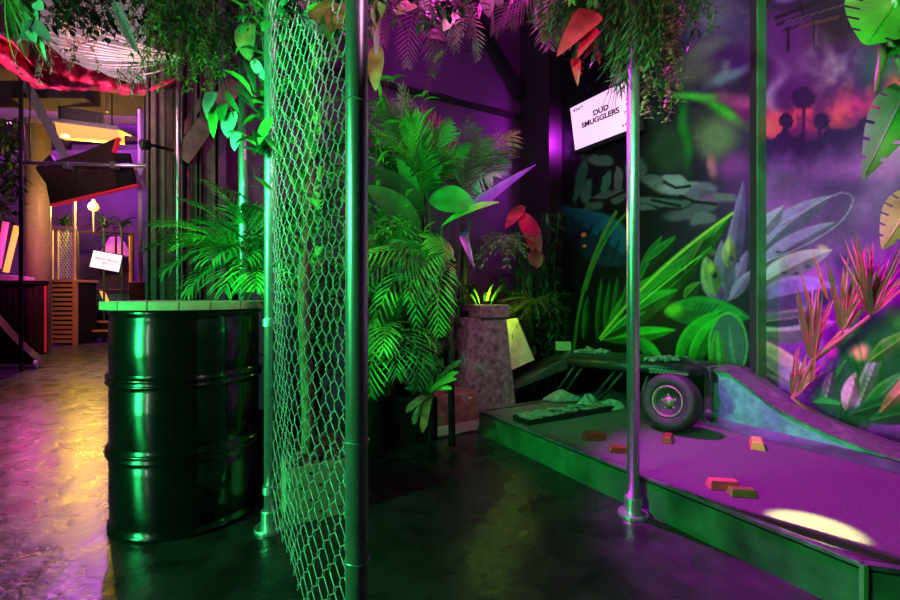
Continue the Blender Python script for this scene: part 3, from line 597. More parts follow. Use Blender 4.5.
ta = palm_to('areca_palm', px0, [(sb_,)+q for q in [(366,352,2.3,1.8),(372,396,2.3,2.2),(396,376,2.3,2.2),(416,388,2.35,2.1),(434,350,2.5,1.6),(404,300,2.5,.8),(364,318,2.4,1.3),(384,352,2.25,2.0),(372,290,2.5,.8),(428,372,2.4,1.9)]],
    'feathery green palm in the black planter box right of the fence', ['leaf', 'leaf_bright', 'leaf'], .17, nl=16, wl=.013, ang=1.05, droop=.8, start=.2, r=.006)
tb([px0-V((0,0,.1)), px0.lerp(sb_, .5), sb_], .02, 8).build('trunk', 'bark', ta, smooth=True)
g3 = at(452, 300, 2.75); g3.z = 0; sc_ = at(450, 262, 2.75)
palm_to('areca_palm', g3, [(sc_,)+q for q in [(360,262,2.35,.9),(364,288,2.3,1.1),(378,330,2.35,1.5),(418,326,2.4,1.9),(440,336,2.5,2.0),(392,244,2.5,.7),(410,300,2.4,1.6),(366,240,2.6,.6),(428,240,2.6,.8),(400,280,2.4,1.2)]],
    'arching palm whose combed bright fronds reach left to the galvanised fence post', ['leaf_bright', 'leaf', 'leaf_bright', 'leaf'], .17, stem=([g3+V((0,0,.02)), (g3+sc_)/2, sc_], [.022, .018, .014]), nl=17, wl=.014, ang=1.1, droop=.7, vee=-.1, face=(-.1,-.8,.7), start=.1, r=.006)
c1 = at(425, 300, 3.25); c1.z = 0; k1_ = at(424, 198, 3.2)
palm_to('kentia_palm', c1, [(k1_,)+q for q in [(384,104,2.9,.6),(402,90,3.0,.4),(432,92,3.1,.5),(448,128,3.0,.9),(466,150,2.9,1.2),(376,134,2.8,.8),(392,156,2.7,1.0),(442,166,2.9,1.2),(412,120,2.9,.5),(424,140,2.8,.7),(372,106,3.1,.7)]],
    'tall palm with green fronds standing before the purple wall', ['leaf', 'leaf', 'leaf_bright'],   .20, stem=([c1+V((0,0,.02)), at(426, 260, 3.25), k1_], [.03, .022, .014]), nl=19, wl=.018, ang=.9, droop=.5, vee=-.1, face=(-.15,-.9,.5), start=.10)
c2 = at(462, 300, 3.55); c2.z = 0; k2_ = at(462, 205, 3.5)
palm_to('kentia_palm', c2, [(k2_,)+q for q in [(456,98,3.4,.4),(506,92,3.5,.9),(521,110,3.4,1.2),(514,138,3.3,1.3),(506,158,3.2,1.4),(492,178,3.1,1.5),(442,118,3.4,.6),(478,112,3.5,.6),(488,142,3.3,1.0),(470,150,3.1,.9)]],
    'palm with pinkish brown fronds curling over before the purple wall', ['leaf', 'leaf_grey', 'leaf', 'leaf_berry'], .24, stem=([c2+V((0,0,.02)), at(464, 260, 3.55), k2_], [.03, .022, .014]), nl=20, wl=.017, ang=1.1, droop=.7, vee=-.1, face=(-.15,-.9,.5), start=.10)
for (px_, Y_, h_, lab) in [(400, 3.35, 1.5, 'dark leafy shrub added low in front of the purple wall, behind the feathery palm'), (440, 3.45, 1.35, 'dark leafy shrub added against the purple wall, left of the stone pedestal'), (525, 4.05, 1.3, 'dark leafy shrub in the corner behind the stone pedestal')]:
    q = at(px_, 296, Y_); q.z = 0; bush('dark_shrub', q, h_, .26, 60, 'leaf_dark', lab, leafl=(.08,.18), wd=(.03,.07))  # shrubs added to fill the black gaps among the palms
# ================================================================== BROAD LEAF PLANTS
def broad(name, loc, lvs, label, cat='plant', stemr=.007, m='leaf', prof=None, sm_='stem'):
    loc = V(loc); t = root(name, loc, label, cat)
    for (p0, p1, wd, up, bend, mm) in lvs:
        p0 = V(p0); p1 = V(p1); d = p1-p0; L = d.length
        k = Quaternion(d.normalized().cross(V(up)).normalized() if d.normalized().cross(V(up)).length > .01 else V((1,0,0)), bend*.5)
        st = tb([loc+V((0,0,.02)), loc.lerp(p0, .6)+V((0,0,.10)), p0], [stemr, stemr*.8, stemr*.6], 6).build('stem', sm_, t, smooth=True)
        l = MB(); l.leaf(p0, k @ d.normalized(), L*1.03, wd, up=up, bend=bend, fold=.13, n=12, prof=prof); l.build('leaf', mm, t, smooth=True)
    return t
toCam = V((-.1, -1, .35))
bb0 = at(430, 300, 3.1); bb0.z = 0
broad('bird_of_paradise', bb0, [
    (at(425, 215, 3.0), at(372, 168, 2.7), .15, toCam, .5, 'leaf_dark'), (at(420, 232, 2.95), at(366, 188, 2.6), .18, toCam, .5, 'leaf'), (at(418, 200, 3.0), at(398, 158, 2.85), .10, toCam, .3, 'leaf'),
    (at(430, 198, 3.0), at(474, 208, 2.9), .20, toCam, .5, 'leaf'), (at(442, 226, 2.95), at(498, 204, 2.8), .12, (0, -.6, .8), .4, 'leaf_bright'), (at(410, 176, 3.1), at(370, 150, 2.9), .16, toCam, .3, 'leaf_dark')],
    'broad-leaved banana-like plant beside the galvanised fence post', stemr=.011)
bv = at(446, 300, 3.05); bv.z = 0
broad('cordyline', bv, [(at(472, 210, 2.9), at(534, 166, 2.75), .11, (-.25, -1, .4), .15, 'leaf_violet'), (at(462, 232, 2.95), at(474, 268, 2.9), .07, toCam, .3, 'leaf_violet')],
      'plant with one long violet leaf pointing up to the right', stemr=.007, prof=lambda t: (1-t)**.75*(.55+.45*min(1, t*6)) if t < .995 else .02, sm_='leaf_dark')
br = at(528, 300, 3.7); br.z = 0
broad('canna_plant', br, [(at(520, 212, 3.6), at(540, 252, 3.45), .14, toCam, .5, 'leaf_red'), (at(524, 206, 3.6), at(506, 228, 3.5), .10, toCam, .7, 'leaf_red'), (at(533, 250, 3.55), at(538, 268, 3.5), .12, toCam, .3, 'leaf_red'), (at(530, 218, 3.6), at(532, 250, 3.5), .12, toCam, .5, 'leaf_red')],
      'dark red crumpled leaves drooping beside the black corner column', stemr=.005, sm_='black')
# pale pinkish fern clumps among the leaves
def sprig(name, c, r, n, m, label, L=(.05,.13), wd=.010, down=-.2, cat='fern'):
    c = V(c); t = root(name, c, label, cat); st = MB(); fo = MB()
    for i in range(n):
        a = rnd.uniform(0, 2*PI); d = V((math.cos(a), math.sin(a)*.6, rnd.uniform(-.5,.7)+down)); ln = r*rnd.uniform(.6, 1.2)
        pts = [c + d*ln*k/5 - V((0,0,.35*ln*(k/5)**2)) for k in range(6)]; st.tube(pts, .0015, 4)
        for p in pts[1:]:
            for sg in (-1, 1):
                sd = d.cross(V((0,0,1)))*sg; fo.leaf(p, sd*.8+d*.6+V((0,0,rnd.uniform(-.3,.3))), rnd.uniform(*L)*.6, wd, bend=.6, n=2)
    st.build('stems', 'stem', t); fo.build('leaflets', m, t); return t
sprig('fern', at(505, 236, 3.3), .22, 26, 'leaf_grey', 'greyish pink fern below the violet leaf')
sprig('fern', at(478, 182, 3.5), .16, 18, 'leaf_grey', 'small pink-grey fern above the violet leaf')
sprig('fern', at(418, 262, 2.75), .20, 26, 'leaf_grey', 'thin pink-stemmed fern at the heart of the palms right of the fence', wd=.006)
sprig('fern', at(535, 300, 3.6), .28, 34, 'leaf_dark', 'dark fern in the corner below the black column')
sprig('fern', at(395, 225, 2.6), .18, 30, 'leaf_bright', 'curly bright green fern close to the galvanised fence post', wd=.014)
# low bromeliad at the foot of the palms
bz = at(430, 395, 2.55); bg = V((bz.x, bz.y, 0)); t = root('bromeliad', bg, 'low rosette of strap leaves with bright tips in front of the wooden crate', 'plant')
tb([bg+V((0,0,.005)), bz], .014, 8).build('stem', 'black', t)
for (px, py, Y, mm) in [(462,362,2.6,'leaf'),(456,378,2.45,'leaf_bright'),(452,386,2.4,'leaf_bright'),(448,398,2.4,'leaf_bright'),(412,420,2.4,'leaf_berry'),(424,434,2.35,'leaf_brown'),(406,400,2.5,'leaf'),(430,352,2.6,'leaf'),(416,362,2.6,'leaf_dark'),(444,358,2.65,'leaf'),(402,384,2.5,'leaf_dark'),(420,426,2.5,'leaf_berry')]:
    e = at(px, py, Y); l = MB(); d = e-bz; l.leaf(bz, d+V((0,0,.10)), d.length*1.08, .055, up=(0,-.5,.8), bend=.7, fold=.18, n=7, prof=lambda t: .8 if t < .75 else .8*math.sqrt(max(0, 1-((t-.75)/.25)**2))); l.build('strap_leaf', mm, t, smooth=True)
# vines and creepers hanging down the dark corner
for k, (px, Y) in enumerate([(548, 4.0), (556, 3.9), (541, 4.05), (520, 3.9)]):
    m = MB(); p0 = at(px, 215, Y); g = at(px+4, 300, Y); pts = [V((p0.x+.02*math.sin(i*.9+k), p0.y, p0.z*(1-i/14)+.02)) for i in range(15)]
    m.tube(pts, .004, 5)
    for p in pts:
        for j in range(3): m.leaf(p, V((rnd.uniform(-1,1), rnd.uniform(-1,.2), rnd.uniform(-1,.4))), rnd.uniform(.06,.13), .03, n=3)
    tag(m.build('creeper', 'leaf_dark', origin=(p0.x, p0.y, 0)), ['dark creeper hanging nearest the black corner column', 'dark creeper beside the left edge of the painted wall', 'dark creeper left of the black column edge', 'dark creeper behind the dark red leaves'][k], 'vine')
# ================================================================== PEDESTAL, CRATE, SAIL BOARD
def taper(lo, z0, hi, z1): m = MB(); m.hexa([V((p.x, p.y, z0)) for p in lo]+[V((p.x, p.y, z1)) for p in hi]); return m
Y0 = 3.35
ctr = at(478, 296, Y0+.12); ctr.z = 0; hb = .165
def quad(c, hx, hy): return [c+U*hx-NN*hy, c+U*hx+NN*hy, c-U*hx+NN*hy, c-U*hx-NN*hy]
t = root('stone_pedestal', ctr, 'pinkish rough stone pedestal with a cap, standing behind the wooden crate', 'pedestal')
zt_ = EYE-(318-296)/F*Y0; zc = EYE-(305-296)/F*Y0
taper(quad(ctr, .17, .245), 0, quad(ctr, .14, .165), zt_).build('shaft', 'stone', t)
capc = ctr+NN*.05
taper(quad(capc, .16, .135), zt_, quad(capc, .16, .135), zc).build('cap', 'stone', t, bevel=.006)
gl = ctr+V((.05, 0, zc)); t = root('uplight', (gl.x+.02, gl.y, zc), 'lime green uplight glowing on top of the stone pedestal', 'lamp')
m = MB(); m.lathe([(.03, .0), (.034, .03), (.03, .03), (.02, .012)], (gl.x+.02, gl.y, zc), n=16); m.build('housing', 'black', t)
point('uplight_lamp', (gl.x+.02, gl.y, zc+.075), 2.2, (.45, 1.0, .03), .02)
fo = MB()
for k in range(16):
    a = rnd.uniform(0, 2*PI); fo.leaf(gl+V((.06*math.cos(a), .07+.05*math.sin(a), .0)), V((math.cos(a)*.5, .5+math.sin(a)*.4, 1)), rnd.uniform(.12, .22), .03, bend=.5, n=4)
tag(fo.build('grass_tuft', 'leaf_bright', origin=gl), 'tuft of blades added to shape the lime glow on the stone pedestal', 'plant')  # blades added to carry the lime glow above the pedestal
sb = [at(503, 320, 3.62), at(517, 318, 3.62), at(534, 360, 3.55), at(505, 373, 3.5)]
m = MB(); m.prism(sb, (.012, .03, 0)); tag(m.build('board_offcut', 'tan', origin=(sb[3].x, sb[3].y, sb[3].z)), 'tan pointed board leaning upright beside the stone pedestal', 'board')
point('lime_board_fill', at(507, 312, 3.46), 4.0, (.55, 1.0, .05), .03)  # second lime light, added to brighten the tan board
kb = onlevel(478, 431, 0); b3 = U.dot(kb); a3 = NN.dot(kb)
t = root('wooden_crate', W(b3, a3, 0), 'reddish worn wooden crate with a pale bottom band beside the golf hole', 'crate')
wb(b3-.25, b3, a3-.32, a3, 0, .27).build('box', 'rust', t, bevel=.004)
wb(b3, b3+.006, a3-.32, a3, .012, .075).build('bottom_band', 'white_strip', t)
m = MB(); m.lathe([(.011, 0), (.012, .008), (.004, .013)], W(b3, a3-.07, .235), axis=U, n=12); m.build('knob', 'white', t)
# ================================================================== GOLF HOLE
AF, BL, BR = 1.701, -2.564, -.546; PZ = .158
Pn = onlevel(863, 562, PZ); Bc = U.dot(Pn); Ac = NN.dot(Pn)
# front right end turns away from the front edge
rt = (onlevel(900, 567.5, PZ)-Pn).normalized(); E = Pn + rt*1.2; Ebk = E + NN*.6
BK = 2.70
pA = W(BL, AF, 0); pB = W(BL, MUR-.02, 0); pD = W(0.45, MUR-.02, 0)
out = [V((p.x, p.y, 0)) for p in (pA, Pn, E, W(.35, MUR-.02, 0), pB)]
t = root('golf_platform', pA, 'low raised mini golf platform with grey turf and a green-lit painted edge board', 'golf hole')
ins = [V((p.x, p.y, 0)) for p in (pA, Pn, E, W(.35, MUR-.02, 0), pB)]
m = MB(); m.prism([p+V((0,0,.0)) for p in ins], (0, 0, PZ-.012)); m.build('base', 'black', t)
def offset(poly, d):
    c = sum(poly, V((0,0,0)))/len(poly); r = []
    n = len(poly)
    for i in range(n):
        a, b, c_ = poly[i-1], poly[i], poly[(i+1) % n]; e1 = (b-a).normalized(); e2 = (c_-b).normalized(); n1 = V((-e1.y, e1.x, 0)); n2 = V((-e2.y, e2.x, 0)); k = (n1+n2); k = k/(1+n1.dot(n2)); r.append(b+k*d)
    return r
orient = 1
inner = offset(ins, .030*orient)
m = MB(); m.prism([p+V((0,0,PZ-.012)) for p in inner], (0, 0, .006)); m.build('turf', 'turf', t)
for i in (0, 1, 4):
    a, b = ins[i], ins[(i+1) % 5]; d = (b-a).normalized(); n_ = V((-d.y, d.x, 0)); o_ = -n_
    m = MB(); m.hexa([a+o_*.012, b+o_*.012, b, a, a+o_*.012+V((0,0,PZ-.02)), b+o_*.012+V((0,0,PZ-.02)), b+V((0,0,PZ-.02)), a+V((0,0,PZ-.02))]); m.build('edge_board', 'board', t)
    m = MB(); z = V((0,0,PZ-.012)); h = V((0,0,.014)); m.hexa([a+o_*.016+z, b+o_*.016+z, b+n_*.012+z, a+n_*.012+z, a+o_*.016+z+h, b+o_*.016+z+h, b+n_*.012+z+h, a+n_*.012+z+h]); m.build('edge_capping', 'rim', t, bevel=.002)
cq = Pn + V((-.012, -.016, 0)); bx((cq.x-.008, cq.y-.008, 0), (cq.x+.008, cq.y+.008, PZ+.002)).build('corner_trim', 'green_lit_board', t, bevel=.002)  # corner's bright green light comes from its colour
# banked sheet-metal side wall with a curved top
tops = [(-1.60, .475), (-1.52, .475), (-1.44, .435), (-1.342, .368), (-1.25, .315), (-1.149, .277), (-1.02, .238), (-.866, .205), (-.762, .189), (-.60, .178), (-.40, .172), (.3, .168)]
t = root('banked_wall', W(-1.6, 2.78, PZ), 'curved sheet-metal bank with a teal side panel running along the painted wall', 'golf obstacle')
m = MB(); n = len(tops)
vs = []
for b, z in tops: vs += [W(b, 2.78, PZ-.004), W(b, 2.78, z), W(b, 2.80, z), W(b, 2.80, PZ-.004)]
m.add(vs, [(4*i+j, 4*i+4+j, 4*i+4+(j+1) % 4, 4*i+(j+1) % 4) for i in range(n-1) for j in range(4)]+[(0,1,2,3), (4*n-1, 4*n-2, 4*n-3, 4*n-4)]); m.build('side_panel', 'teal', t)
m = MB(); vs = []
for b, z in tops: vs += [W(b, 2.765, z), W(b, 2.765, z+.012), W(b, 2.88, z+.035), W(b, 3.0, z+.02), W(b, 3.0, z)]
m.add(vs, [(5*i+j, 5*i+5+j, 5*i+5+(j+1) % 5, 5*i+(j+1) % 5) for i in range(n-1) for j in range(5)]+[(0,1,2,3,4), tuple(5*n-1-j for j in range(5))]); m.build('top_sheet', 'rim', t)
m = MB()
for i in range(46):
    b = -1.58+i*.028; z = np.interp(b, [q[0] for q in tops], [q[1] for q in tops]); m.lathe([(.0045, 0), (.0035, .003), (.0005, .004)], W(b, 2.785, z+.012), n=6)
m.build('rivets', 'steel', t)
m = MB(); vs = []
for b in (-1.62, .3): vs += [W(b, 2.70, PZ-.004), W(b, 2.78, PZ+.032), W(b, 2.785, PZ-.004)]
m.add(vs, [(0,3,4,1), (1,4,5,2), (2,5,3,0), (0,1,2), (5,4,3)]); m.build('skirting', 'board', t)
wb(-1.64, -1.60, 2.74, 3.0, PZ-.004, .50).build('end_post', 'rim', t)
m = MB(); m.lathe([(.024, 0), (.028, .01), (.014, .018), (.013, .03)], W(-1.60, 2.735, PZ+.06), axis=-NN, n=16); m.build('pipe_end', 'rim', t)
# crashed aeroplane wing on struts
t = root('plane_wreck', at(640, 396, 3.1), 'dark crashed aeroplane wing on slanting struts above the far end of the golf hole', 'plane wreck')
t.location.z = PZ
le = at(568, 365, 3.36); re_ = at(702, 377, 2.76); tl = at(566, 352, 3.78); trr = at(705, 362, 3.02)
m = MB()
zt2 = .485
bot = [le, re_, V((trr.x, trr.y, .46)), V((tl.x, tl.y, .46))]; topq = [V((le.x, le.y+.02, zt2)), V((re_.x, re_.y+.02, zt2+.012)), V((trr.x, trr.y, zt2+.03)), V((tl.x, tl.y, zt2+.01))]
m.hexa(bot+topq); m.build('wing_slab', 'wing', t, bevel=.006)
m = MB(); m.tube([le+V((0,0,.03)), le.lerp(re_, .5)+V((0,0,.032)), re_+V((0,0,.035))], .036, 12); m.build('leading_edge', 'wing', t, smooth=True)
m = MB(); e = [le.lerp(re_, .66), le.lerp(re_, .92)]; off = V((-.5, -.7, 0)).normalized()*.038; m.prism([e[0]+off+V((0,0,.005)), e[1]+off+V((0,0,.005)), e[1]+off+V((0,0,.035)), e[0]+off+V((0,0,.035))], off*.05); m.build('checker_band', 'checker', t)
# nose section sloping to the left, and the folded tip at the right
tipn = at(504, 386, 3.55)
m = MB(); m.hexa([at(508, 392, 3.45), le-V((0,0,.03)), V((tl.x, tl.y, .40)), tipn-V((.02,-.15,.05)), tipn, V((le.x, le.y, zt2-.005)), V((tl.x, tl.y, zt2-.0)), tipn+V((0,.25,.02))]); m.build('nose', 'wing', t, bevel=.004)
m = MB(); r0 = re_+V((-.03,0,.08)); m.add([r0, at(726, 380, 2.74), at(712, 362, 2.86), r0+V((.0,.22,.02)), r0-V((0,0,.06)), at(724, 385, 2.74), at(714, 378, 2.86), r0+V((.0,.22,-.05))], [(0,1,2,3), (7,6,5,4), (0,4,5,1), (1,5,6,2), (2,6,7,3), (3,7,4,0)]); m.build('wing_tip', 'wing', t)
for (x0, y0, Y0_, x1, y1, Y1) in [(574, 367, 3.33, 552, 394, 3.46), (582, 368, 3.31, 560, 396, 3.42), (615, 371, 3.16, 590, 398, 3.32), (624, 371, 3.13, 597, 399, 3.3), (648, 376, 3.0, 636, 404, 3.1)]:
    p1 = at(x0, y0, Y0_); p0 = at(x1, y1, Y1); p0.z = PZ-.004; tb([p0, p1], .011, 8).build('strut', 'wing', t, smooth=True)
def heap(name, c, rx, ry, h, n, m, label, cat='debris', sz=(.012, .03)):
    c = V(c); mm = MB()
    for i in range(n):
        a = rnd.uniform(0, 2*PI); q = rnd.random()**.5; p = c+V((rx*q*math.cos(a), ry*q*math.sin(a), h*(1-q)*rnd.random()+.006)); r = rnd.uniform(*sz)
        mm.lathe([(.001, -r*.5), (r*.9, -r*.25), (r, .1*r), (r*.6, r*.45), (.001, r*.5)], p, axis=(rnd.uniform(-1,1), rnd.uniform(-1,1), 1), n=6)
    return tag(mm.build(name, m, origin=c), label, cat, kind='stuff')
heap('rubble', (at(592, 352, 3.5).x, 3.5, zt2+.012), .13, .06, .03, 60, 'paper', 'pale broken rubble lying on the left half of the plane wing')
heap('rubble', (at(668, 356, 3.0).x, 3.0, zt2+.024), .15, .05, .02, 60, 'paper', 'pale broken rubble lying on the right half of the plane wing')
tag(bx((at(556,352,3.72).x, 3.68, zt2+.004), (at(570,352,3.72).x, 3.74, zt2+.075)).build('wood_block', 'tan', origin=(at(556,352,3.72).x, 3.68, zt2), bevel=.004), 'small yellowish block on the left end of the plane wing', 'block')
# plank strewn with scraps, cloth bundles
q0 = onlevel(527, 420, PZ+.03); q1 = onlevel(618, 405, PZ+.03); d = (q1-q0); nn_ = V((-d.y, d.x, 0)).normalized()
t = root('scrap_plank', (q0.x, q0.y, PZ-.006), 'pale plank strewn with paper scraps on the turf below the wing', 'plank')
m = MB(); c = (q0+q1)/2+nn_*.07; c.z = PZ+.012; m.obox(c, V((d.x, d.y, 0))/2, nn_*.075, V((0,0,.017))); m.build('board', 'black', t, bevel=.003)
m = MB()
for i in range(130):
    p = q0.lerp(q1, rnd.uniform(.02, .98))+nn_*rnd.uniform(.005, .135); p.z = PZ+.031+rnd.random()*.006; a = rnd.uniform(0, PI)
    m.obox(p, V((math.cos(a), math.sin(a), rnd.uniform(-.15,.15)))*rnd.uniform(.014,.03), V((-math.sin(a), math.cos(a), rnd.uniform(-.15,.15)))*rnd.uniform(.008,.018), V((0,0,.0012)))
tag(m.build('paper_scraps', 'paper', t), kind='stuff')
def bundle(name, px, py, Y, rx, ry, h, m, label, seed):
    c = at(px, py, Y); c.z = PZ-.006; r = random.Random(seed); mm = MB(); N1, N2 = 7, 14
    vs = []; ph = [r.uniform(0, 6) for _ in range(4)]
    for i in range(N1+1):
        f = PI/2*i/N1
        for j in range(N2):
            a = 2*PI*j/N2; k = 1+.18*math.sin(3*a+ph[0]+f*2)+.12*math.sin(5*a+ph[1]); vs.append(c+V((rx*k*math.cos(f)*math.cos(a), ry*k*math.cos(f)*math.sin(a), h*math.sin(f)*(1+.3*math.sin(2*a+ph[2])))))
    mm.add(vs, [(i*N2+j, i*N2+(j+1) % N2, (i+1)*N2+(j+1) % N2, (i+1)*N2+j) for i in range(N1) for j in range(N2)]+[tuple(reversed(range(N2)))])
    return tag(mm.build(name, m, origin=c, sub=1), label, 'bundle')
bundle('cloth_bundle', 562, 399, 3.36, .16, .07, .07, 'paper', 'long pale crumpled cloth lying under the wing struts', 1)
bundle('cloth_bundle', 588, 405, 3.15, .075, .06, .085, 'paper', 'small green-lit crumpled cloth at the back of the scrap plank', 2)
bundle('cloth_bundle', 611, 402, 3.10, .09, .05, .06, 'paper', 'pale crumpled cloth at the right end of the scrap plank', 3)
# wheel leaning under the wing
wc = at(671, 402, 2.62); ax = V((-.78, -.60, .22)).normalized(); Rw = .166
t = root('wheel', (wc.x, wc.y, PZ-.006), 'black aircraft wheel with a pale rim leaning against the end of the wing', 'wheel')
m = MB(); pr = []
for i in range(17):
    a = -PI*.5-PI*.42+ (PI*1.84)*i/16 - PI*.0
    pr.append(a)
tp = [(.085, .028), (.092, .044), (.108, .054), (.130, .058), (.148, .054), (.160, .040), (.166, .020), (.166, -.020), (.160, -.040), (.148, -.054), (.130, -.058), (.108, -.054), (.092, -.044), (.085, -.028)]
m.lathe([(r, h) for r, h in tp], wc, axis=ax, n=48); m.build('tyre', 'rubber', t, smooth=True)
m = MB(); m.lathe([(.090, .02), (.092, .046), (.086, .052), (.080, .046), (.074, .028), (.070, .012), (.05, .010), (.046, .022), (.030, .026), (.024, .04), (.0, .042)], wc, axis=ax, n=40); hub = m.build('rim', 'alloy', t, smooth=True)
m = MB(); xx = ax.orthogonal().normalized(); yy = ax.cross(xx)
for i in range(5):
    a = 2*PI*i/5; m = MB(); m.lathe([(.0075, 0), (.0075, .007), (.001, .008)], wc+ax*.021+(xx*math.cos(a)+yy*math.sin(a))*.038, axis=ax, n=8); m.build('wheel_nut', 'alloy', hub)
# gold bars
def bar(name, px, py, rot, m, label, s=1.0, loc=None, roll=0):
    c = onlevel(px, py, PZ-.006) if loc is None else V(loc); L, w1, w2, h = .070*s, .034*s, .023*s, .042*s; mb = MB()
    ca, sa = math.cos(rot), math.sin(rot); tf = lambda x, y, z: c+V((x*ca-y*sa, x*sa+y*ca, z))
    mb.hexa([tf(-L,-w1,0), tf(L,-w1,0), tf(L,w1,0), tf(-L,w1,0), tf(-L*.86,-w2,h), tf(L*.86,-w2,h), tf(L*.86,w2,h), tf(-L*.86,w2,h)])
    return tag(mb.build(name, m, origin=c, bevel=.003), label, 'gold bar', 'gold bars scattered on the turf')
bar('gold_bar', 757, 447, 1.05, 'gold', 'shiny gold bar lying nearest the banked wall, end towards the camera', .95)
bar('gold_bar', 723, 488, -.15, 'pinkgold', 'pink bar, rear one of the touching pair on the turf', .85)
bar('gold_bar', 735, 491, -.12, 'dull_gold', 'dull bar, front one of the touching pair on the turf', .72, loc=onlevel(735, 490.5, PZ-.006)+V((0,-.045,0)))
bar('gold_bar', 668, 441, 1.0, 'redgold', 'coppery bar lying in front of the leaning wheel', .8)
bar('gold_bar', 594, 439, .05, 'redgold', 'dark red bar on the turf left of the bright pole', .9)
bar('gold_bar', 619, 452, -.2, 'redgold', 'flat dark bar half hidden behind the bright pole', .7)
# ================================================================== HOLE SIGN
t = root('hole_sign', W(-2.64, 2.96, 2.43), 'lit hole sign with black lettering hanging against the painted wall', 'screen')
lt, lb = (-2.965, 2.93, 2.614), (-2.965, 2.99, 2.250); Ws = .655
c4 = lambda bq, v, d=0.0: W(bq, 2.93+.06*v-d, 2.614-.364*v-.01*d)   # v runs from the top edge to the bottom one
def slab(b0, b1, v0, v1, d0, d1): m = MB(); m.hexa([c4(b0,v1,d1), c4(b1,v1,d1), c4(b1,v1,d0), c4(b0,v1,d0), c4(b0,v0,d1), c4(b1,v0,d1), c4(b1,v0,d0), c4(b0,v0,d0)]); return m
slab(-2.985, -2.27, -.05, 1.10, -.035, .0).build('housing', 'black', t, bevel=.004)
slab(-2.965, -2.310, 0, 1, .0, .004).build('screen', 'screen', t)
def text(s, bq, v, size, parent, m='ink', bold=.0, sx=1.0):
    cu = bpy.data.curves.new('lettering', 'FONT'); cu.body = s; cu.size = size; cu.offset = bold; cu.align_x = 'CENTER'; cu.align_y = 'CENTER'; cu.extrude = .0008
    tmp = bpy.data.objects.new('tmp', cu); C.objects.link(tmp); dg = bpy.context.evaluated_depsgraph_get(); me = bpy.data.meshes.new_from_object(tmp.evaluated_get(dg)); bpy.data.objects.remove(tmp)
    ob = bpy.data.objects.new('lettering', me); C.objects.link(ob); me.materials.clear(); me.materials.append(M[m]); return ob, me
def sign_text(s, bq, v, size, bold=0.0, sx=1.0):
    ob, me = text(s, bq, v, size, t, bold=bold)
    vd = (c4(0, 0)-c4(0, 1)).normalized(); c = c4(bq, v, .0062); nr = (c4(0, .5, 1)-c4(0, .5, 0)).normalized()
    for vtx in me.vertices: p = c + U*vtx.co.x*sx + vd*vtx.co.y + nr*vtx.co.z; vtx.co = p - t.location
    ob.parent = t
sign_text('HOLE 9', -2.88, .10, .034, .0006, 1.05); sign_text('DUD', -2.635, .36, .060, .0020, 1.25); sign_text('SMUGGLERS', -2.655, .52, .060, .0020, 1.22); sign_text('4 PAR', -2.40, .88, .036, .0006)
# dry strands hanging over the sign
m = MB()
for k in range(9):
    s0 = W(-2.46+.018*k, 2.88-.006*k, 2.66); e_ = c4(-2.62+.045*k, .35+.09*(k % 4), .03); md = (s0+e_)/2+V((.02*math.sin(k), -.01, -.05))
    m.tube([(1-u_)**2*s0+2*u_*(1-u_)*md+u_*u_*e_ for u_ in [i/8 for i in range(9)]], [.0045-.0004*i for i in range(9)], 4)
tag(m.build('dry_tendrils', 'leaf_grey', origin=W(-2.42, 2.87, 2.66)), 'dry pinkish tendrils trailing over the right side of the lit hole sign', 'vine')
# ================================================================== PINK SPIKY PLANT BEHIND THE BANK
db_ = W(-1.13, 2.915, .30); t = root('pink_dracaena', W(-1.13, 2.915, .29), 'spiky pink and green striped plant rising behind the banked wall', 'plant')
def spikes(c, d0, n, L, wd, spread, ms):
    for i in range(n):
        d = (V(d0).normalized()-NN*.22+U*rnd.uniform(-1,1)*spread+NN*rnd.uniform(-.5,.4)*spread+V((0, 0, rnd.uniform(-1,1)*spread))).normalized(); l = MB()
        l.leaf(c+d*.01, d, L*rnd.uniform(.55, 1.1), wd*rnd.uniform(.8, 1.3), up=(-.6,-.6,.5), bend=rnd.uniform(-.2, .7), fold=.25, n=7, prof=lambda u: min(1, u*5+.25)*(1-u)**.6); l.build('blade', ms[i % len(ms)], t)
k0 = onplane(793, 398, 2.9); k1 = onplane(812, 362, 2.88); k2 = onplane(842, 332, 2.84); k3 = onplane(870, 316, 2.8)
tb([db_-V((0,0,.02)), k0, k1, k2], [.016, .014, .012, .01], 8).build('cane', 'leaf_pink', t, smooth=True)
tb([k1, k3], [.012, .009], 8).build('cane', 'leaf_pink', t, smooth=True)
spikes(k0, (.18,-.3,.9), 20, .27, .022, .30, ['leaf_pink','leaf_berry','leaf_pink']); spikes(k1, (.02,-.05,1), 26, .42, .024, .34, ['leaf_pink','leaf_grey','leaf_pink']); spikes(k2, (.08,-.2,1), 24, .40, .024, .40, ['leaf_pink','leaf_berry','leaf_pink']); spikes(k3, (.1,-.2,1), 26, .40, .024, .45, ['leaf_pink','leaf_pink','leaf_berry'])
for px, py, px1, py1 in [(814,318,800,272),(828,300,812,250),(812,382,816,345)]:
    a_, b_ = onplane(px, py, 2.84), onplane(px1, py1, 2.80); l = MB(); l.leaf(a_, b_-a_, (b_-a_).length, .02, up=(-.7,-.7,.2), bend=.1, n=6, prof=lambda u: min(1, u*5+.25)*(1-u)**.6); l.build('dry_blade', 'leaf_brown', t)
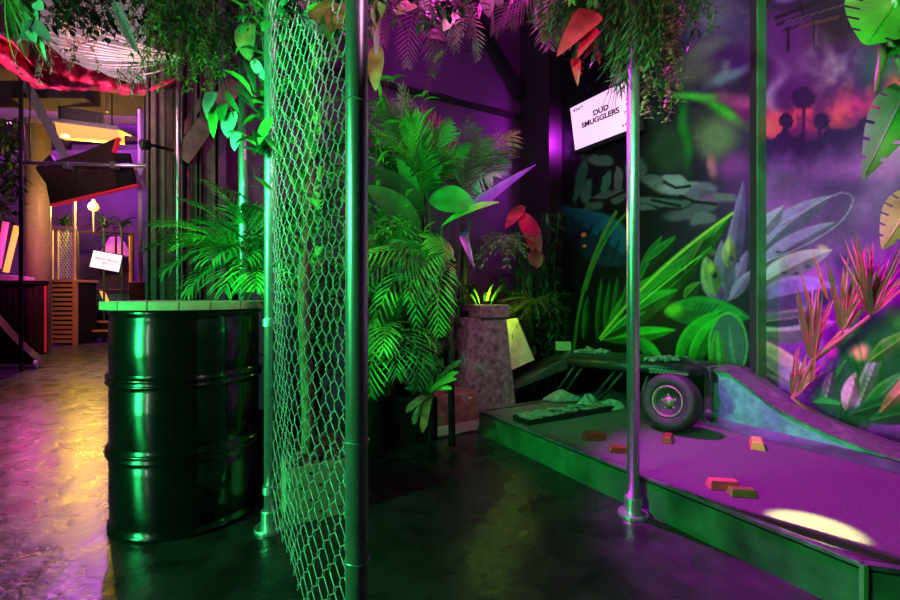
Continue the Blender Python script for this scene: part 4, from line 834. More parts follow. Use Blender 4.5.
# split-leaf plant hanging into view at the right
def monstera(mb, o, d, L, wd, up, bend=.4, lobes=6):
    # heart-shaped blade with slits running in from the rim
    o = V(o); d = V(d).normalized(); up = V(up); side = d.cross(up).normalized(); nr = side.cross(d); n = 30
    half = lambda u: wd*.5*max(.02, math.sin(PI*min(1, (u*.94+.05))**.62)**.8)
    def pt(u, s, sg): return o + d*(L*(u-.10*s*s*(1-u)+.16*s*u*0)) + side*sg*half(u)*s - nr*(bend*L*.5*u*u + .10*half(u)*s*s)
    for sg in (-1, 1):
        for i in range(n):
            u0, u1 = i/n, (i+1)/n; cut = .62 if (i % 5 == 4 and 3 < i < n-3) else 1.0
            ss = [0, .3, .62] + ([.8, 1.0] if cut == 1.0 else []); k = len(mb.v)
            for s in ss: mb.v += [pt(u0, s, sg), pt(u1, s, sg)]
            for q in range(len(ss)-1): a = k+2*q; mb.f.append((a, a+2, a+3, a+1) if sg > 0 else (a, a+1, a+3, a+2))
    mb.tube([o + d*(L*u) + nr*(.004) - nr*(bend*L*.5*u*u) for u in (0, .25, .5, .75, .97)], [.006, .005, .004, .003, .002], 5)
tm = root('split_leaf_plant', (1.66, 1.62, 2.72), 'big split-leaf plant hanging from above at the far right', 'plant')
def mleaf(base, tip, wd, up, mm, bend=.3):
    l = MB(); base = V(base); tip = V(tip); monstera(l, base, tip-base, (tip-base).length, wd, up, bend); l.build('leaf', mm, tm, smooth=True)
lp = at(897, 50, 1.66)
mleaf(at(900, -6, 1.7), at(872, 36, 1.6), .30, (-.4, -1, .1), 'leaf_bright', .2)
mleaf(at(922, -20, 1.75), at(897, 48, 1.66), .26, (-.3, -1, .2), 'leaf', .2)
mleaf(at(908, 88, 1.8), at(876, 150, 1.72), .17, (-.6, -.9, .35), 'leaf', .9)
mleaf(at(915, 196, 1.85), at(889, 242, 1.8), .15, (-.5, -1, .3), 'leaf_bright', .4)
tb([(1.66, 1.62, 2.72), at(893, 20, 1.68), at(890, 44, 1.7), at(898, 66, 1.75), at(905, 92, 1.8)], [.012, .01, .009, .009, .007], 7).build('stem', 'leaf_pale', tm, smooth=True)
tb([at(905, 92, 1.8), at(918, 140, 1.84), at(915, 196, 1.85)], .007, 7).build('stem', 'stem', tm, smooth=True)
tb([at(881, 46, 1.69), at(882, 60, 1.69), at(878, 76, 1.69), at(876, 92, 1.68)], [.012, .016, .010, .006], 7).build('curled_leaf', 'leaf_pink', tm, smooth=True)
tb([at(893, 30, 1.68), at(881, 46, 1.69)], .005, 6).build('stem', 'stem', tm)
# ================================================================== HANGING GREENERY
def hang(name, c, n, rx, ry, L, m, label, LL=(.03,.06), lw=.02, step=.035, out=.5, cat='plant', stemm='stem', bend=.8, jit=.5, rs_=.0016):
    c = V(c); t = root(name, c, label, cat); st = MB(); fo = MB()
    for i in range(n):
        a = rnd.uniform(0, 2*PI); q = rnd.random()**.5; o = c+V((rx*q*math.cos(a)*.6, ry*q*math.sin(a)*.6, rnd.uniform(-.02,.04))); l = L*rnd.uniform(.45, 1.0)
        dx_, dy_ = math.cos(a)*rx*out*q, math.sin(a)*ry*out*q; k = max(4, int(l/step)); pts = []
        for j in range(k+1):
            u = j/k; pts.append(o+V((dx_*min(1, u*1.6)+.012*math.sin(j*.8+i), dy_*min(1, u*1.6)+.012*math.cos(j*.7+i), .05*math.sin(min(PI, u*PI*2))*(1 if u < .5 else 0)-l*u**1.25)))
        st.tube(pts, rs_, 4)
        for j in range(1, k+1):
            for sg in (-1, 1): fo.leaf(pts[j], V((sg*rnd.uniform(.2, 1), rnd.uniform(-jit, jit)-.2, rnd.uniform(-1, .3))), rnd.uniform(*LL), lw*rnd.uniform(.7, 1.2), up=(rnd.uniform(-.3,.3), -.6, .8), bend=bend*rnd.uniform(.4, 1.3), n=3)
    st.build('stems', stemm, t); fo.build('leaves', m, t); return t
def hfern(name, c, n, L, m, label, d0=(0,0,0), lf=.07, wl=.011, nl=24, spread=1.0, cat='fern', bend=1.9, lift=.35):
    c = V(c); t = root(name, c, label, cat)
    for i in range(n):
        a = 2*PI*i/n+rnd.uniform(-.3,.3); d = V((math.cos(a)*spread, math.sin(a)*spread, lift))+V(d0); f = MB(); f.frond(c, d, L*rnd.uniform(.7, 1.1), bend=bend*rnd.uniform(.8, 1.2), lf=lf, nl=nl, wl=wl, ang=1.25, droop=.3, start=.06, r=.0035, vee=.05); f.build('frond', m[i % len(m)] if isinstance(m, list) else m, t)
    return t
heart = lambda u: max(.03, math.sin(PI*min(1, u*.96+.04)**.72)**.65)
point_ = lambda u: max(.02, min(1, u*5+.3)*(1-u)**.7)
def pothos(name, anchor, lvs, label, cat='vine', stemm='stem', prof=None):
    anchor = V(anchor); t = root(name, anchor, label, cat)
    for (p0, p1, wd, mm) in lvs:
        p0 = V(p0); p1 = V(p1); mid = anchor.lerp(p0, .5)+V((0,0,-.03)); tb([anchor, mid, p0], .0028, 5).build('stem', stemm, t, smooth=True)
        l = MB(); l.leaf(p0, p1-p0, (p1-p0).length, wd, up=(-.15, -1, .3), bend=.25, fold=.10, n=9, prof=prof or heart); l.build('leaf', mm, t, smooth=True)
    return t
ym = 2.15
# along the left overhead pipe
hang('trailing_ivy', at(184, 10, 2.2), 56, .22, .18, .36, 'leaf_bright', 'bright yellow-green trailing fern clump at the end of the parachute cords', LL=(.016,.034), lw=.014, step=.018, cat='ivy')
hang('trailing_ivy', at(214, -6, 2.15), 24, .24, .20, .32, 'leaf_dark', 'trailing ivy hanging left of the vivid green-lit pole', LL=(.03,.055), lw=.02, step=.03, cat='ivy')
hang('trailing_ivy', at(232, -8, 2.0), 26, .24, .20, .26, 'leaf_dark', 'dark trailing ivy above the brown round leaf', LL=(.03,.06), lw=.022, step=.03, cat='ivy')
hang('trailing_ivy', at(140, -16, 2.1), 30, .32, .22, .17, 'leaf_dark', 'dark ivy hanging above the pale slatted panel', LL=(.03,.06), lw=.022, step=.03, cat='ivy')
hang('trailing_ivy', at(96, -18, 2.05), 26, .30, .22, .15, 'leaf_dark', 'dark ivy above the parachute, between the pale leaves and the feathery leaf', LL=(.03,.06), lw=.024, step=.03, cat='ivy')
hang('trailing_ivy', at(62, -14, 2.1), 22, .20, .2, .17, 'leaf_dark', 'green ivy hanging beside the pale leaf cluster', LL=(.03,.06), lw=.024, step=.03, cat='ivy')
hang('trailing_ivy', at(12, -16, 2.0), 20, .3, .2, .22, 'leaf_dark', 'dark ivy in the top left behind the grassy strands', LL=(.03,.06), lw=.024, step=.03, cat='ivy')
t = root('spider_plant', at(6, -8, 1.9), 'long green grassy strands hanging in the top left over the red parachute', 'plant')
for k in range(3):
    f = MB()
    for i in range(7):
        a = rnd.uniform(-.6, 1.0); f.leaf(at(6+k*3, -8, 1.9), V((a*.5+.1, rnd.uniform(-.4,.1), rnd.uniform(-1,-.1))), rnd.uniform(.14, .30), .007, up=(0,-.7,.6), bend=rnd.uniform(.2, .9), n=7)
    f.build('blades', ['leaf_bright', 'leaf', 'leaf'][k], t)
pothos('pale_leaf_plant', at(24, -10, 1.95), [(at(32,10,1.95), at(30,38,1.85), .08, 'leaf_pale'), (at(24,16,1.95), at(40,34,1.88), .06, 'leaf_pale'), (at(36,14,1.95), at(22,28,1.86), .05, 'leaf_grey'), (at(12,0,1.95), at(26,14,1.9), .05, 'leaf_pale'), (at(34,22,1.9), at(48,38,1.85), .05, 'leaf_grey'), (at(41,30,1.9), at(43,60,1.9), .022, 'leaf_pale'), (at(36,2,1.9), at(42,10,1.9), .05, 'leaf_pale'), (at(50,22,1.95), at(46,14,1.9), .04, 'leaf_pale'), (at(20,34,1.95), at(34,38,1.9), .05, 'leaf_grey')],
       'large crumpled white-green leaves hanging beside the red parachute', 'plant')
f0 = at(112, -4, 2.05); t = root('feather_leaf', f0, 'single pale pinkish feathery leaf hanging over the slatted panel', 'leaf')
f = MB(); f.frond(f0, at(132, 46, 2.0)-f0, (at(132, 46, 2.0)-f0).length, bend=.15, lf=.045, nl=26, wl=.014, ang=.9, droop=.2, start=.12, r=.004, up=(-.2,-1,.2)); f.build('frond', 'leaf_grey', t)
hang('brown_creeper', at(80, 2, 2.6), 6, .08, .06, .30, 'leaf_berry', 'brownish creeper hanging in front of the slatted panel', LL=(.02,.05), lw=.018, step=.03)
# pothos by the green pole
pothos('pothos_vine', at(212, 30, 2.2), [(at(214,92,2.15), at(204,112,2.1), .07, 'leaf_grey'), (at(232,112,2.15), at(226,136,2.1), .085, 'leaf_pale'), (at(224,104,2.15), at(220,120,2.1), .055, 'leaf'), (at(215,104,2.15), at(211,136,2.1), .055, 'leaf_bright'), (at(238,132,2.12), at(233,150,2.1), .055, 'leaf_pale'), (at(208,92,2.2), at(206,120,2.2), .04, 'leaf_bright'), (at(226,92,2.15), at(238,112,2.12), .03, 'leaf')],
       'variegated pothos vine dangling left of the vivid green-lit pole')
pothos('pothos_vine', at(258, -10, 1.85), [(at(246,24,1.88), at(247,58,1.84), .098, 'leaf_brown'), (at(253,60,1.84), at(263,78,1.8), .04, 'leaf_pale'), (at(252,72,1.84), at(250,80,1.84), .035, 'leaf'), (at(271,118,1.78), at(257,142,1.72), .05, 'leaf_bright'), (at(270,22,1.76), at(262,30,1.74), .05, 'leaf')],
       'vine with one round brown leaf between the vivid green pole and the fence')
# on top of the fence
hang('trailing_ivy', at(290, -12, 1.5), 22, .16, .2, .12, 'leaf_dark', 'green ivy tufts on the top rail at the left of the fence', LL=(.03,.06), lw=.026, step=.03, cat='ivy')
hang('trailing_ivy', at(335, -14, 1.25), 20, .12, .16, .09, 'leaf_dark', 'green ivy tufts on the top rail beside the near fence post', LL=(.03,.05), lw=.028, step=.03, cat='ivy')
pothos('brown_leaf_sprig', at(328, -10, 1.15), [(at(314,8,1.15), at(346,22,1.05), .07, 'leaf_brown'), (at(340,4,1.12), at(330,28,1.05), .055, 'leaf_brown'), (at(324,22,1.12), at(334,46,1.08), .022, 'leaf_berry'), (at(306,10,1.2), at(322,4,1.12), .035, 'leaf_bright'), (at(319,26,1.12), at(321,35,1.1), .012, 'leaf_grey')],
       'drooping brown leaves at the top of the fence beside the near post', 'plant')
m = MB()
for k in range(4):
    p0 = at(296+k*2, -6, 1.25); m.tube([p0, at(300+k*3, 14+k*2, 1.25), at(306+k*5, 30-k*3, 1.22), at(310+k*4, 22+k*5, 1.2)], [.004, .0035, .003, .002], 5)
tag(m.build('dry_tendrils', 'leaf_grey', origin=at(298, -6, 1.25)), 'pale pink twisted tendrils hanging over the top of the chain-link fence', 'vine')
pothos('withered_vine', at(376, -12, 1.45), [(at(377,46,1.45), at(374,88,1.42), .055, 'leaf_brown'), (at(380,14,1.45), at(371,34,1.42), .02, 'leaf_pink'), (at(372,8,1.45), at(376,28,1.42), .016, 'leaf_pink'), (at(383,0,1.45), at(381,14,1.4), .03, 'leaf_bright'), (at(378,20,1.45), at(375,62,1.43), .022, 'leaf_grey')],
       'withered vine with one brown leaf dangling right of the near fence post')
# between the near post and the second pole
hang('trailing_ivy', at(400, -12, 1.8), 30, .3, .2, .12, 'leaf_dark', 'green ivy tufts above the magenta fern', LL=(.03,.06), lw=.028, step=.03, cat='ivy')
hfern('magenta_fern', at(424, -12, 2.15), 15, .46, 'leaf_grey', 'hanging fern glowing magenta under the lamp right of the near fence post', lf=.11, wl=.008, nl=20)
hfern('magenta_fern', at(440, -10, 2.2), 6, .34, 'leaf_grey', 'single tuft of magenta fern blades beside the dangling green leaf', lf=.10, wl=.007, nl=18, d0=(.1,-.3,-.5))
pothos('pothos_vine', at(466, -12, 2.1), [(at(461,10,2.1), at(443,28,2.05), .085, 'leaf_bright'), (at(414,4,2.0), at(396,12,1.95), .08, 'leaf_bright'), (at(425,-2,2.0), at(426,10,1.95), .05, 'leaf')],
       'vine with one shiny green leaf dangling before the purple wall')
pothos('pothos_vine', at(492, -12, 2.2), [(at(486,-4,2.2), at(489,15,2.15), .07, 'leaf'), (at(498,-4,2.2), at(500,6,2.15), .05, 'leaf'), (at(480,4,2.2), at(479,18,2.2), .02, 'leaf_grey')],
       'small green leaves at the top edge in front of the dark beam')
hfern('magenta_fern', at(556, -18, 2.1), 10, .34, 'leaf_grey', 'magenta palm-like fern hanging left of the red leaves', lf=.13, wl=.007, nl=18, d0=(-.4,-.2,0))
hfern('hanging_fern', at(575, -8, 2.05), 8, .36, ['leaf', 'leaf_bright'], 'green fern fronds above the red leaves', lf=.08, wl=.012, d0=(.2,-.2,0))
pothos('red_leaf_plant', at(592, -8, 1.98), [(at(594,12,1.80), at(558,50,1.72), .135, 'leaf_red'), (at(594,28,1.82), at(578,54,1.76), .075, 'leaf_red'), (at(582,22,2.0), at(568,26,1.95), .05, 'leaf_grey'), (at(595,44,1.98), at(583,58,1.95), .035, 'leaf_red'), (at(575,58,1.85), at(578,84,1.82), .05, 'leaf_red'), (at(598,52,1.98), at(600,64,1.96), .025, 'leaf_red')],
       'plant with red leaves hanging above the lit hole sign', 'plant', 'stem', point_)
hfern('hanging_fern', at(612, -10, 1.92), 11, .36, ['leaf', 'leaf_bright', 'leaf'], 'long green fern fronds drooping left of the bright pole', lf=.06, wl=.013, nl=28, spread=.45, lift=.1, bend=1.3)
hang('hanging_moss', at(636, -8, 1.92), 60, .10, .10, .44, 'leaf', 'dense green mossy fern wrapped round the top of the bright pole', LL=(.03,.07), lw=.008, step=.018, out=.5, cat='fern')
hang('hanging_moss', at(618, -8, 1.95), 34, .15, .10, .30, 'leaf_dark', 'dark moss strands hanging between the red leaves and the bright pole', LL=(.03,.06), lw=.010, step=.02, out=.7, cat='moss')
hang('berry_vine', at(654, -6, 1.96), 30, .09, .10, .56, 'leaf_berry', 'brown berry vine hanging right of the bright pole', LL=(.014,.03), lw=.014, step=.017, out=.6, cat='vine')
hang('berry_vine', at(600, 0, 2.0), 12, .10, .08, .30, 'leaf_red', 'reddish budded vine hanging just above the lit hole sign', LL=(.014,.03), lw=.014, step=.018, out=.6, cat='vine')
hang('berry_vine', at(690, -12, 1.95), 7, .05, .05, .24, 'leaf_berry', 'short brown and green vine at the right end of the hanging greenery', LL=(.014,.03), lw=.014, step=.016, out=.6, cat='vine')
hang('hanging_moss', at(665, -14, 1.95), 30, .16, .10, .26, 'leaf', 'green fern tufts at the right of the bright pole', LL=(.03,.06), lw=.012, step=.022, out=.8, cat='fern')
hang('hanging_moss', at(600, -14, 1.95), 30, .22, .10, .2, 'leaf', 'green fern tufts above the red leaves and the bright pole', LL=(.03,.06), lw=.014, step=.022, out=.8, cat='fern')
# ================================================================== PARACHUTE
t = root('red_parachute', at(80, 60, 3.0), 'red parachute cloth draped across the ceiling with pale cords', 'parachute')
def sheet(rows, name, m):
    mm = MB(); nr = len(rows); nc = len(rows[0]); mm.add([p for r in rows for p in r], [(i*nc+j, i*nc+j+1, (i+1)*nc+j+1, (i+1)*nc+j) for i in range(nr-1) for j in range(nc-1)])
    o = mm.build(name, m, t, smooth=True, sub=1); md = o.modifiers.new('thick', 'SOLIDIFY'); md.thickness = .003; return o
def interp(pts, x):
    return float(np.interp(x, [p[0] for p in pts], [p[1] for p in pts]))
lo1 = [(-40, 52), (-10, 58), (0, 64), (20, 78), (40, 88), (62, 90), (70, 91)]; hi1 = [(-40, 4), (-10, 26), (0, 34), (14, 42), (30, 62), (45, 80), (62, 89), (70, 90)]
rows = []
for v in range(7):
    rows.append([at(x, interp(hi1, x)*(1-v/6)+interp(lo1, x)*v/6+1.0*math.sin(x*.35+v), 2.9+.12*math.sin(v*1.2)+.05*math.sin(x*.4)) for x in range(-40, 71, 5)])
sheet(rows, 'front_fold', 'red_cloth')
lo2 = [(30, 88), (62, 90), (100, 91), (125, 95), (146, 95), (165, 88), (178, 80)]; hi2 = [(30, 40), (48, 44), (62, 58), (80, 66), (100, 72), (125, 82), (146, 86), (165, 82), (178, 78)]
rows = []
for v in range(7):
    rows.append([at(x, interp(hi2, x)*(1-v/6)+interp(lo2, x)*v/6+1.0*math.sin(x*.3+v*1.4), 3.1+.10*math.sin(v*1.1+1)+.05*math.sin(x*.33)-.2*(x > 150)) for x in range(30, 179, 5)])
sheet(rows, 'back_fold', 'red_cloth')
kn = at(184, 58, 2.5)
for (x, y) in [(46,24),(44,30),(48,36),(60,42),(60,50),(66,54),(84,62),(100,66),(136,74),(62,16),(70,12),(50,44)]:
    tb(arc(at(x, y, 3.1), kn, .03, 8), .0042, 5).build('cord', 'line', t)
hang('dry_creeper', at(66, 54, 2.9), 7, .22, .04, .14, 'leaf_dark', 'dark creeper lying along the top of the red parachute', LL=(.02,.05), lw=.02, step=.03)
hang('dry_creeper', at(134, 70, 2.95), 12, .10, .06, .14, 'leaf_dark', 'small dark tuft sitting on the right end of the red parachute', LL=(.04,.09), lw=.010, step=.03)
hang('dry_creeper', at(38, 50, 2.75), 5, .12, .06, .16, 'leaf_dark', 'brown creeper between the two folds of the red parachute', LL=(.02,.05), lw=.02, step=.03)
# pale slatted panel above the parachute
t = root('ceiling_panel', at(100, 70, 4.6), 'pale grey slatted ceiling panel above the parachute', 'panel')
for k in range(9):
    za = at(100, 82-k*9.5, 4.6).z; m = MB(); m.box((at(40,0,4.6).x, 4.6, za), (at(148,0,4.6).x, 4.63, za+.085)); m.build('slat', 'grey_panel', t)
m = MB(); m.box((at(147,0,4.6).x, 4.59, at(0,84,4.6).z), (at(149.5,0,4.6).x, 4.64, at(0,-30,4.6).z)); m.build('edge_strip', 'leaf_pink', t)
# ================================================================== FAR ROOM
col = at(38, 296, 7.4); col.z = 0
t = root('gold_column', col, 'thick round golden column rising behind the dark cabinet', 'column')
m = MB(); m.lathe([(.165, 0), (.165, 3.72)], col, n=40); m.build('shaft', 'gold_column', t, smooth=True)
m = MB(); m.lathe([(.20, 3.72), (.20, 3.80)], col, n=40); m.build('cap', 'grey_panel', t)
def at2(px, py, Y): p = at(px, py, Y); return p
# hanging dark plane cut-out
Yp = 5.6
t = root('hanging_plane', at(85, 163, Yp), 'dark flat aeroplane shape with a red lower edge hung from a pipe', 'plane')
poly = [(35,168),(50,155),(55,162),(88,150),(118,137),(113,153),(112,163),(52,204),(47,184)]
def flat(polypx, Y, dep, m, nm, par): mm = MB(); mm.prism([at(x, y, Y) for x, y in reversed(polypx)], (0, dep, 0)); return mm.build(nm, m, par)
flat([(35,168),(50,154.5),(54.5,161),(86,151),(118,137),(113,152),(116,186.5),(50,204),(46,184)], Yp, .05, 'dark_wood', 'body_panel', t)
flat([(100,153),(128.5,153),(135,184.5),(104,192)], Yp+.06, .04, 'black', 'wing_panel', t)
flat([(50,204),(135.5,184),(135.5,185.6),(50,206)], Yp-.012, .06, 'red_edge_glow', 'lower_edge', t)
flat([(118,137),(113,152),(111.6,152),(116.2,137.6)], Yp-.012, .06, 'red_edge_glow', 'fin_edge', t)
tb([at(24, 163, Yp-.1), at(152, 166, Yp-.1)], .024, 10).build('hanging_pipe', 'steel', t, smooth=True)
for px in (30, 145): p_ = at(px, 163.5, Yp-.1); tb([p_, V((p_.x, p_.y, CEIL))], .008, 6).build('hanger_rod', 'black', t)
for px in (67, 114):
    c = at(px, 165, Yp-.1); bx((c.x-.03, c.y-.03, c.z-.045), (c.x+.03, c.y+.06, c.z+.035)).build('clamp', 'steel', t)
# lit box, duct, clear strut
t = root('light_box', at(84, 132, 6.6), 'glowing amber light box hanging under the grey duct', 'lamp')
flat([(54,120),(118,129),(119,142),(58,137)], 6.6, .12, 'lightbox', 'diffuser', t); flat([(46,117),(117,125.5),(120,130),(52,121)], 6.55, .25, 'white', 'frame', t)
for px in (60, 112): p_ = at(px, 122 if px < 80 else 127, 6.68); tb([p_, V((p_.x, p_.y, CEIL))], .008, 6).build('hanger_rod', 'black', t)
t = root('air_duct', at(85, 112, 6.9), 'grey air duct slung below the ceiling', 'duct')
m = MB(); m.hexa([at(58,119,6.9), at(104,126,6.9), at(104,126,7.5), at(58,119,7.5), at(58,106,6.9), at(104,113,6.9), at(104,113,7.5), at(58,106,7.5)]); m.build('casing', 'duct', t, bevel=.01)
for px in (59, 107): tb([at(px, 112, 7.0), V((at(px,112,7.0).x, 7.0, CEIL))], .015, 6).build('hanger_rod', 'steel', t)
m = MB(); m.hexa([at(-9,30,5.9), at(4,30,5.9), at(4,30,6.0), at(-9,30,6.0), at(62,160,5.9), at(70,158,5.9), at(70,158,6.0), at(62,160,6.0)]); tag(m.build('clear_strut', 'perspex', origin=at(20,84,5.9)), 'slanting clear plastic strut above the dark aeroplane shape', 'strut')
m = MB(); m.tube([V((at(21,296,5.6).x, 5.6, 0)), V((at(21,296,5.6).x, 5.6, 3.9))], .022, 8); tag(m.build('upright_pole', 'black', origin=(at(21,296,5.6).x, 5.6, 0)), 'thin black upright pole by the dark foliage at the far left', 'pole')
t = root('led_bar', at(8, 123, 7.6), 'row of pink spotlights on a dark bar at the far left', 'lamp')
flat([(-8,119),(17,120.5),(17,126),(-8,124.5)], 7.62, .06, 'black', 'bar', t)
for k in range(5): m = MB(); c = at(-6+k*5.2, 122.8+.2*k, 7.6); m.lathe([(.026, 0), (.022, .02), (.001, .026)], c, axis=(0,-1,0), n=12); m.build('lens', 'led_pink', t)
# cabinet on castors with sloped ramp, neon tubes, foliage
Yc = 6.3; xl = at(-40, 0, Yc).x; xr = at(30, 0, Yc).x
t = root('dark_cabinet', (xr, Yc, 0), 'dark cabinet with a ribbed grille front on castors at the far left', 'cabinet')
zc1 = at(0, 284, Yc).z; bx((xl, Yc, .10), (xr, Yc+.26, zc1)).build('body', 'dark_wood', t, bevel=.01)
bx((xr, Yc+.05, .10), (xr+.02, Yc+.26, zc1)).build('side_panel', 'dark_wood', t, bevel=.01)
bx((xr, Yc+.20, .12), (xr+.026, Yc+.23, zc1-.02)).build('edge_strip', 'red_edge_glow', t)
bx((xl-.02, Yc-.03, zc1), (xr+.03, Yc+.27, zc1+.05)).build('top', 'black', t)
for k in range(16): x = xr-.06-k*.075; bx((x-.012, Yc-.02, .30), (x+.012, Yc+.0, zc1-.06)).build('grille_bar', 'black', t)
for x in (xr-.05,):
    m = MB(); m.lathe([(.001, -.018), (.05, -.018), (.05, .018), (.001, .018)], (x, Yc+.05, .052), axis=(1,0,0), n=16); ca = m.build('castor', 'rubber', t); bx((x-.02, Yc+.03, .05), (x+.02, Yc+.08, .11)).build('bracket', 'steel', ca)
Yr = 5.85
t = root('curved_ramp', at(10, 352, Yr), 'dark curved ramp side on a castor in front of the ribbed cabinet', 'ramp'); t.location.z = 0
m = MB(); cv = [(-30,296),(-10,314),(4,330),(14,341),(24,350),(33,358),(39,364),(-30,364)]; m.prism([at(x, y, Yr) for x, y in reversed(cv)], (0, .12, 0)); m.build('side_board', 'dark_wood', t)
c = at(36, 366, Yr-.03); m = MB(); m.lathe([(.001,-.015),(.05,-.015),(.05,.015),(.001,.015)], (c.x, c.y, .052), axis=(1,.4,0), n=16); m.build('castor', 'white', t)
t = root('neon_rack', (at(4,276,6.7).x, 6.7, zc1+.05), 'rack of slanted neon tubes standing on the dark cabinet', 'lamp')
for (x0, y0, x1, y1, mm, l) in [(-2,268,6,222,'tube_pink','pink neon tube'),(6,272,17,226,'tube_orange','orange neon tube')]:
    tb([at(x0, y0, 6.42), at(x1, y1, 6.42)], .034, 10).build('neon_tube', mm, t, smooth=True)['label'] = l
flat([(-20,273),(27,277),(27,281),(-20,280)], 6.36, .12, 'grey_panel', 'tray', t)
for k, (px, py, Y) in enumerate([(-2, 190, 7.0), (8, 165, 6.4)]):
    t = root('dark_foliage', at(px, py, Y), ['dark bushy foliage above the neon tubes at the far left', 'dark creeper beside the golden column'][k], 'plant'); m = MB()
    for i in range(260): p = at(px, py, Y)+V((rnd.uniform(-.28,.22)*(1-.6*k), rnd.uniform(-.15,.15), rnd.uniform(-.65,.65))); m.leaf(p, V((rnd.uniform(-1,1), rnd.uniform(-1,1), rnd.uniform(-1,.5))), rnd.uniform(.08,.2), .05, n=3)
    m.build('leaves', 'leaf_dark', t)
# slatted crate with a wire cage on top
Yk = 8.6; ck = at(50, 345, Yk); ck2 = at(76.5, 345, Yk)
t = root('slatted_crate', (ck.x, Yk, 0), 'orange slatted wooden crate by the golden column', 'crate'); zk = at(0, 281, Yk).z
bx((ck.x+.01, Yk+.04, .02), (ck2.x-.01, Yk+.5, zk-.01)).build('box', 'black', t)
for k in range(13): z = .04+k*(zk-.06)/13; bx((ck.x, Yk, z), (ck2.x-.06, Yk+.025, z+.055)).build('slat', 'slat', t)
bx((ck2.x-.06, Yk-.02, 0), (ck2.x, Yk+.04, zk)).build('corner_post', 'slat', t); bx((ck.x-.02, Yk-.01, zk-.02), (ck2.x+.02, Yk+.52, zk+.03)).build('top_board', 'slat', t)
t = root('wire_cage', (ck.x, Yk, zk+.03), 'pale framed wire mesh cage standing on the orange crate', 'cage'); ztc = at(0, 227, Yk).z
for px in (50, 55.5, 72.5): x = at(px,0,Yk).x; bx((x-.02, Yk+.02, zk+.03), (x+.02, Yk+.06, ztc if px < 70 else at(0,200,Yk).z)).build('upright', 'wood', t)
bx((ck.x, Yk+.015, ztc-.03), (ck2.x-.05, Yk+.065, ztc+.02)).build('rail', 'wood', t)
m = MB(); x0, x1 = at(55.5,0,Yk).x, at(72.5,0,Yk).x
for k in range(-10, 9):
    a = x0+k*.06; 
    for sg in (1, -1):
        pts = []
        zA, zB = zk+.05, ztc-.03; xa = a if sg > 0 else a+.62; xb = xa+sg*.62*(zB-zA)/1.0
        n = 20; pts = [V((xa+(xb-xa)*i/n, Yk+.04, zA+(zB-zA)*i/n)) for i in range(n+1)]; pts = [p for p in pts if x0 < p.x < x1]
        if len(pts) > 1: m.tube(pts, .005, 4)
m.build('wire_mesh', 'wire', t)
# framed enclosure with the tilted far sign, star lamp, steps
Yf = 9.4
t = root('far_enclosure', at(104, 296, Yf), 'dark framed enclosure with glass sides behind the tilted far sign', 'enclosure'); t.location.z = 0
flat([(79,234),(131,235),(131,330),(79,330)], Yf+.45, .03, 'blue_dark', 'back_panel', t)  # dark sheet added so the inside reads as shade
def fbar(x0, y0, x1, y1, r=.022, m='dark_wood'): tb([at(x0, y0, Yf), at(x1, y1, Yf)], r, 6).build('frame_bar', m, t)
for a in [(78,232,132,234),(133,233,133,330),(78,232,78,330),(116,236,116,262),(84,290,132,290)]: fbar(*a)
fbar(130.5, 236, 130.5, 290, .03, 'slat')
flat([(96,260),(104,246),(110,237),(118,236),(124,242),(130,254),(128,256)], Yf+.2, .02, 'pink_sheet_glow', 'tent_sheet', t)
t = root('far_sign', at(105.5, 260, Yf-.15), 'small lit sign tilted on the far enclosure', 'screen')
flat([(92.6,249.4),(122.9,255),(119.2,273),(88.4,267)], Yf-.12, .05, 'black', 'housing', t)
flat([(93.6,250.4),(121.9,255.7),(118.4,272),(89.6,266.5)], Yf-.135, .012, 'far_screen', 'screen', t)
pu = (at(121.9,255.7,Yf)-at(93.6,250.4,Yf)).normalized(); pv = (at(93.6,250.4,Yf)-at(89.6,266.5,Yf)).normalized()
for s, px, py, sz in [('PREPOSTEROUS', 106, 259.8, .068), ('PETE', 105, 263.4, .06)]:
    ob, me = text(s, 0, 0, sz, t, 'far_ink', bold=.001); c = at(px, py, Yf-.142); nr = pu.cross(pv)
    for vtx in me.vertices: p = c+pu*vtx.co.x+pv*vtx.co.y+nr*vtx.co.z; vtx.co = p-t.location
    ob.parent = t
sl = at(93.5, 207, 9.0)
t = root('star_lamp', sl, 'bright amber lamp shining from behind the hanging aeroplane shape', 'lamp')
m = MB(); m.lathe([(.001,-.10),(.075,-.05),(.095,.0),(.075,.06),(.03,.11),(.03,.15)], sl, n=16); m.build('bulb', 'bulb', t, smooth=True)
tb([sl+V((0,.0,-.06)), V((sl.x, sl.y, at(0,232,9.0).z))], .012, 6).build('stem', 'steel', t)
for k in range(3):
    px = [66, 104, 122][k]; m = MB(); c = at(px, 228, 9.3)
    for i in range(18): m.leaf(c, V((rnd.uniform(-1,1), rnd.uniform(-.6,.2), rnd.uniform(.0,1.1))), rnd.uniform(.25,.5), .06, bend=1.2, n=5)
    m.tube([V((c.x, c.y, 0)), c], .02, 6)
    tag(m.build('dark_palm', 'leaf_dark', origin=c), ['dark palm left of the amber star lamp', 'dark palm right of the amber star lamp', 'dark palm above the far sign'][k], 'palm')
t = root('far_steps', at(100, 332, 9.2), 'dark steps with glowing amber edges below the far sign', 'steps'); t.location.z = 0
for k, (y, dep) in enumerate([(330, 9.0), (321, 9.25), (303, 9.5)]):
    z1 = at(0, y, dep).z; x0, x1 = at(80,0,dep).x, at(150,0,dep).x; bx((x0, dep, max(0, z1-.16)), (x1, dep+.25, z1)).build('step', 'black', t); bx((at(86 if k else 87,0,dep).x, dep-.01, z1-.035), (x1, dep, z1+.004)).build('edge_strip', 'slat', t)
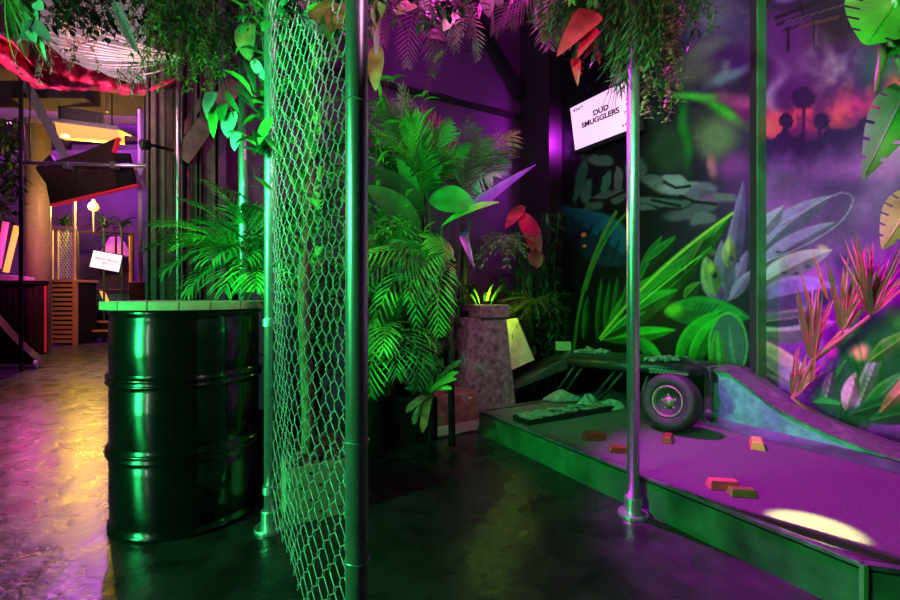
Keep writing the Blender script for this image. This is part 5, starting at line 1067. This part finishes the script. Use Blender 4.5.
flat([(84,294),(132,294),(132,300),(84,300)], 9.45, .05, 'blue_green', 'counter_band', t)
flat([(99,290.5),(103.5,290.5),(108.5,302),(104,302)], 9.42, .03, 'lightbox', 'glowing_plank', t)  # not a lamp; glow put in with the light box emission
for k in range(4): flat([(78,300+k*9),(86,300+k*9),(86,300.8+k*9),(78,300.8+k*9)], 9.1, .03, 'steel', 'edge_line', t)
t = root('pipe_stand', at(140.5, 298, 6.0), 'slim pink-lit pipe with an orange wooden foot beside the black drape', 'pole'); t.location.z = 0
pp = at(140.5, 298, 6.0); tb([(pp.x, pp.y, .02), (pp.x, pp.y, at(0,110,6.0).z)], .030, 10).build('pipe', 'white', t, smooth=True)
bx((pp.x-.10, pp.y-.08, 0), (pp.x+.08, pp.y+.08, at(0,282,6.0).z)).build('foot_block', 'slat', t, bevel=.006)
c = at(151, 145, 2.86); t = root('round_spotlight', c, 'small round black spotlight fixed at the open end of the back wall', 'lamp')
m = MB(); m.lathe([(.018, 0), (.03, .012), (.034, .055), (.028, .06), (.024, .04)], c, axis=(-.6,-.7,-.2), n=20); m.build('can', 'black', t, smooth=True)
tb([c, c+V((.06, .22, .02))], .012, 6).build('bracket', 'black', t)
# far room lamps and added fills
area('far_magenta_wash', (-8.0, 8.2, 4.2), (-8.6, 11.4, 2.0), 95, (.60, .06, 1.0), 4.0, .5)
area('far_magenta_wash_right', (-6.0, 9.0, 4.2), (-6.2, 11.4, 2.4), 60, (.50, .04, 1.0), 1.5, .5)
point('star_lamp_light', (sl.x, sl.y-.14, sl.z), 200, AMBER, .08)
point('column_amber_fill', (-4.9, 6.9, 3.1), 40, AMBER, .12)  # warm fill added for the golden column
spot('parachute_pink_fill', (-2.5, 1.6, 1.5), (-2.7, 3.0, 2.42), 260, (1.0, .45, .66), 74, .8, .1)  # fill added from below to brighten the red cloth
spot('panel_white_spot', (-3.0, 3.4, 2.6), (-3.6, 4.6, 3.2), 70, (1.0, .82, .9), 90, .8, .1)
spot('walkway_amber_fill', (-3.3, 5.2, 2.2), (-1.85, 2.15, 0), 14, (1.0, .74, .02), 32, .8, .08)  # added fill for the yellow on the walkway floor
spot('walkway_magenta_fill', (-4.8, 6.4, 4.2), (-3.6, 4.4, 0), 620, (.62, .05, 1.0), 75, .8, .08)  # magenta fill added to tint the far walkway floor
point('neon_pink_lamp', (-5.75, 6.15, 1.5), 24, (1.0, .06, .55), .12)
spot('crate_amber_fill', (-5.6, 6.6, 3.3), (-7.4, 8.6, .6), 130, (1.0, .50, .34), 60, .8, .1)  # fill added to brighten the slatted crate
spot('steps_amber_fill', (-6.3, 7.6, 3.2), (-6.9, 9.2, .4), 90, (1.0, .45, .15), 40, .8, .1)  # added fill to bring up the amber step edges
spot('walkway_rose_fill', (-4.4, 4.2, 3.4), (-2.75, 2.9, 0), 45, (1.0, .10, .60), 60, .9, .1)  # rose fill added over the near walkway floor
